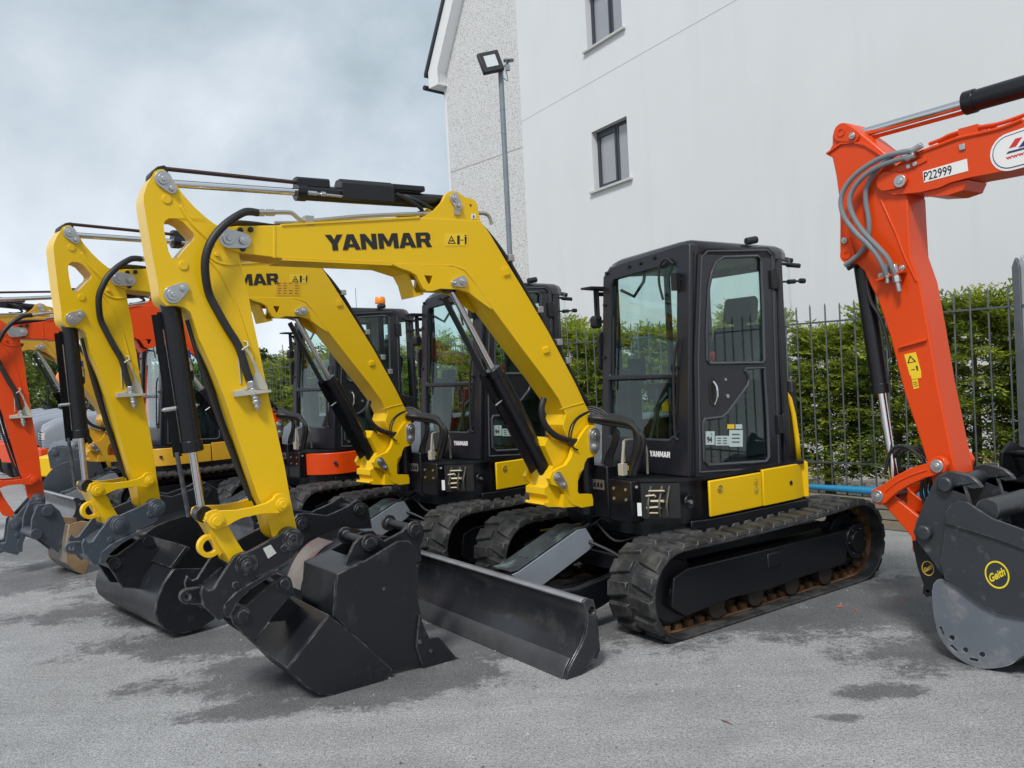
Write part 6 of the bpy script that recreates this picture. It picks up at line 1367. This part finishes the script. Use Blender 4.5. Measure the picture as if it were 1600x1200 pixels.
for i, (u, d, lab) in enumerate([(150, 15.5, 'compact tractor nearest the amber excavator, grey bonnet with black grille'), (107, 16.6, 'compact tractor left of the nearest yellow stick\'s ram, second grey bonnet in the line'), (84, 17.8, 'third grey-bonneted compact tractor in the line, with a black slatted grille'), (64, 19.1, 'fourth grey-bonneted compact tractor, just right of the orange-red stick'), (40, 20.5, 'farthest grey-bonneted compact tractor, mostly behind the orange-red stick'), (10, 21.8, 'grey-bonneted compact tractor at the left edge of the photo')]):
    x, y = gd(u, d); t = tractor(x, y, R(232) if i else R(215), lab, proto); proto = proto or t
# small yellow dumper body and orange machine arm in the background
x, y = gd(112, 14.2); r = empty('yellow_dumper', 'small yellow dumper with a pale bonnet in front of the grey tractors', 'dumper', (x, y, 0), R(250)); r.scale = (.75, .75, .75); m = MB(); m.prism([(.6, .5), (.62, .95), (.3, 1.0), (-.5, 1.0), (-.6, .5)], 'y', -.45, .45); m.build('body', YEL, r, .04); m = MB(); m.prism([(.5, 1.0), (.35, 1.25), (-.3, 1.35), (-.5, 1.0)], 'y', -.35, .35); m.build('bonnet', LGREY, r, .06); m = MB(); [m.disc(X_, .3, .3, y0, y0 + .2, 24) for X_ in (-.5, .5) for y0 in (-.6, .4)]; m.build('wheel', RUBD, r, .02)
x, y = gd(222, 15.5); r = empty('excavator', 'distant orange excavator, only its upright arm seen between the two yellow sticks', 'excavator', (x, y, 0), R(200)); m = MB(); m.prism([(-.14, .3), (.14, .3), (.2, 1.6), (.12, 2.6), (-.1, 2.75), (-.2, 1.6)], 'y', -.1, .1); m.build('stick', ORG, r, .01); m = MB(); m.tube([(-.25, 0, .8), (-.28, 0, 2.2)], .05, 12); m.build('ram', BLK, r)
# background machine far left, dark, to close the row
x, y = gd(-12, 9.2)

# ------------------------------------------------------------------ sky and light
w = bpy.data.worlds.new('World'); S.world = w; w.use_nodes = True; nt = w.node_tree; bgn = nt.nodes['Background']; N = nt.nodes.new; Lk = nt.links.new
EL, AZ = R(52), R(200)
sky = N('ShaderNodeTexSky'); sky.sky_type = 'NISHITA'; sky.sun_disc = False; sky.sun_elevation = EL; sky.sun_rotation = AZ; sky.dust_density = 2
tc = N('ShaderNodeTexCoord')
mp = N('ShaderNodeMapping'); mp.inputs['Scale'].default_value = (1, 1, 1.35); mp.inputs['Location'].default_value = (.62, .2, .32); Lk(tc.outputs['Generated'], mp.inputs['Vector'])
n1 = N('ShaderNodeTexNoise'); n1.inputs['Scale'].default_value = 1.75; n1.inputs['Detail'].default_value = 10; n1.inputs['Roughness'].default_value = .55; n1.inputs['Distortion'].default_value = .25; Lk(mp.outputs[0], n1.inputs['Vector'])
sx = N('ShaderNodeSeparateXYZ'); Lk(tc.outputs['Generated'], sx.inputs[0])
# brightness of the cloud layer: brighter towards the low left, darker grey bank across the middle
def mth(op, a, b=None, cl=False):
    n = N('ShaderNodeMath'); n.operation = op; n.use_clamp = cl
    for i, x in enumerate((a, b)):
        if x is None: continue
        if isinstance(x, (int, float)): n.inputs[i].default_value = x
        else: Lk(x, n.inputs[i])
    return n.outputs[0]
lo = N('ShaderNodeMapRange'); lo.inputs['From Min'].default_value = .36; lo.inputs['From Max'].default_value = .1; Lk(sx.outputs['Z'], lo.inputs['Value'])
lf = N('ShaderNodeMapRange'); lf.inputs['From Min'].default_value = -.05; lf.inputs['From Max'].default_value = -.45; Lk(sx.outputs['X'], lf.inputs['Value'])
v = mth('ADD', mth('MULTIPLY', mth('SUBTRACT', n1.outputs['Fac'], .5), 2.5), mth('ADD', .5, mth('MULTIPLY', mth('MULTIPLY', lo.outputs[0], lf.outputs[0]), .38)))
rp = N('ShaderNodeValToRGB'); e = rp.color_ramp.elements
e[0].position = .12; e[0].color = (.18, .205, .225, 1); e[1].position = .95; e[1].color = (.47, .505, .55, 1); e.new(.40).color = (.255, .305, .34, 1); e.new(.66).color = (.36, .395, .43, 1)
Lk(v, rp.inputs['Fac'])
sc1 = N('ShaderNodeMix'); sc1.data_type = 'RGBA'; sc1.blend_type = 'MULTIPLY'; sc1.inputs['Factor'].default_value = 1; Lk(rp.outputs[0], sc1.inputs['A']); sc1.inputs['B'].default_value = (10, 10, 10, 1)
mixs = N('ShaderNodeMix'); mixs.data_type = 'RGBA'; mixs.inputs['Factor'].default_value = .94; Lk(sky.outputs[0], mixs.inputs['A']); Lk(sc1.outputs['Result'], mixs.inputs['B'])
Lk(mixs.outputs['Result'], bgn.inputs['Color']); bgn.inputs['Strength'].default_value = .1
ld = bpy.data.lights.new('sun', 'SUN'); ld.energy = 1.6; ld.angle = R(12); ld.color = (1, .97, .92); lo_ = bpy.data.objects.new('sun', ld); C.objects.link(lo_)
dv = Vector((math.sin(AZ) * math.cos(EL), math.cos(AZ) * math.cos(EL), math.sin(EL))); lo_.rotation_euler = (-dv).to_track_quat('-Z', 'Y').to_euler()
S.view_settings.view_transform = 'Standard'; S.view_settings.look = 'None'; S.view_settings.exposure = .95; S.view_settings.gamma = 1
S.cycles.use_denoising = True; S.cycles.max_bounces = 8; S.cycles.transparent_max_bounces = 24
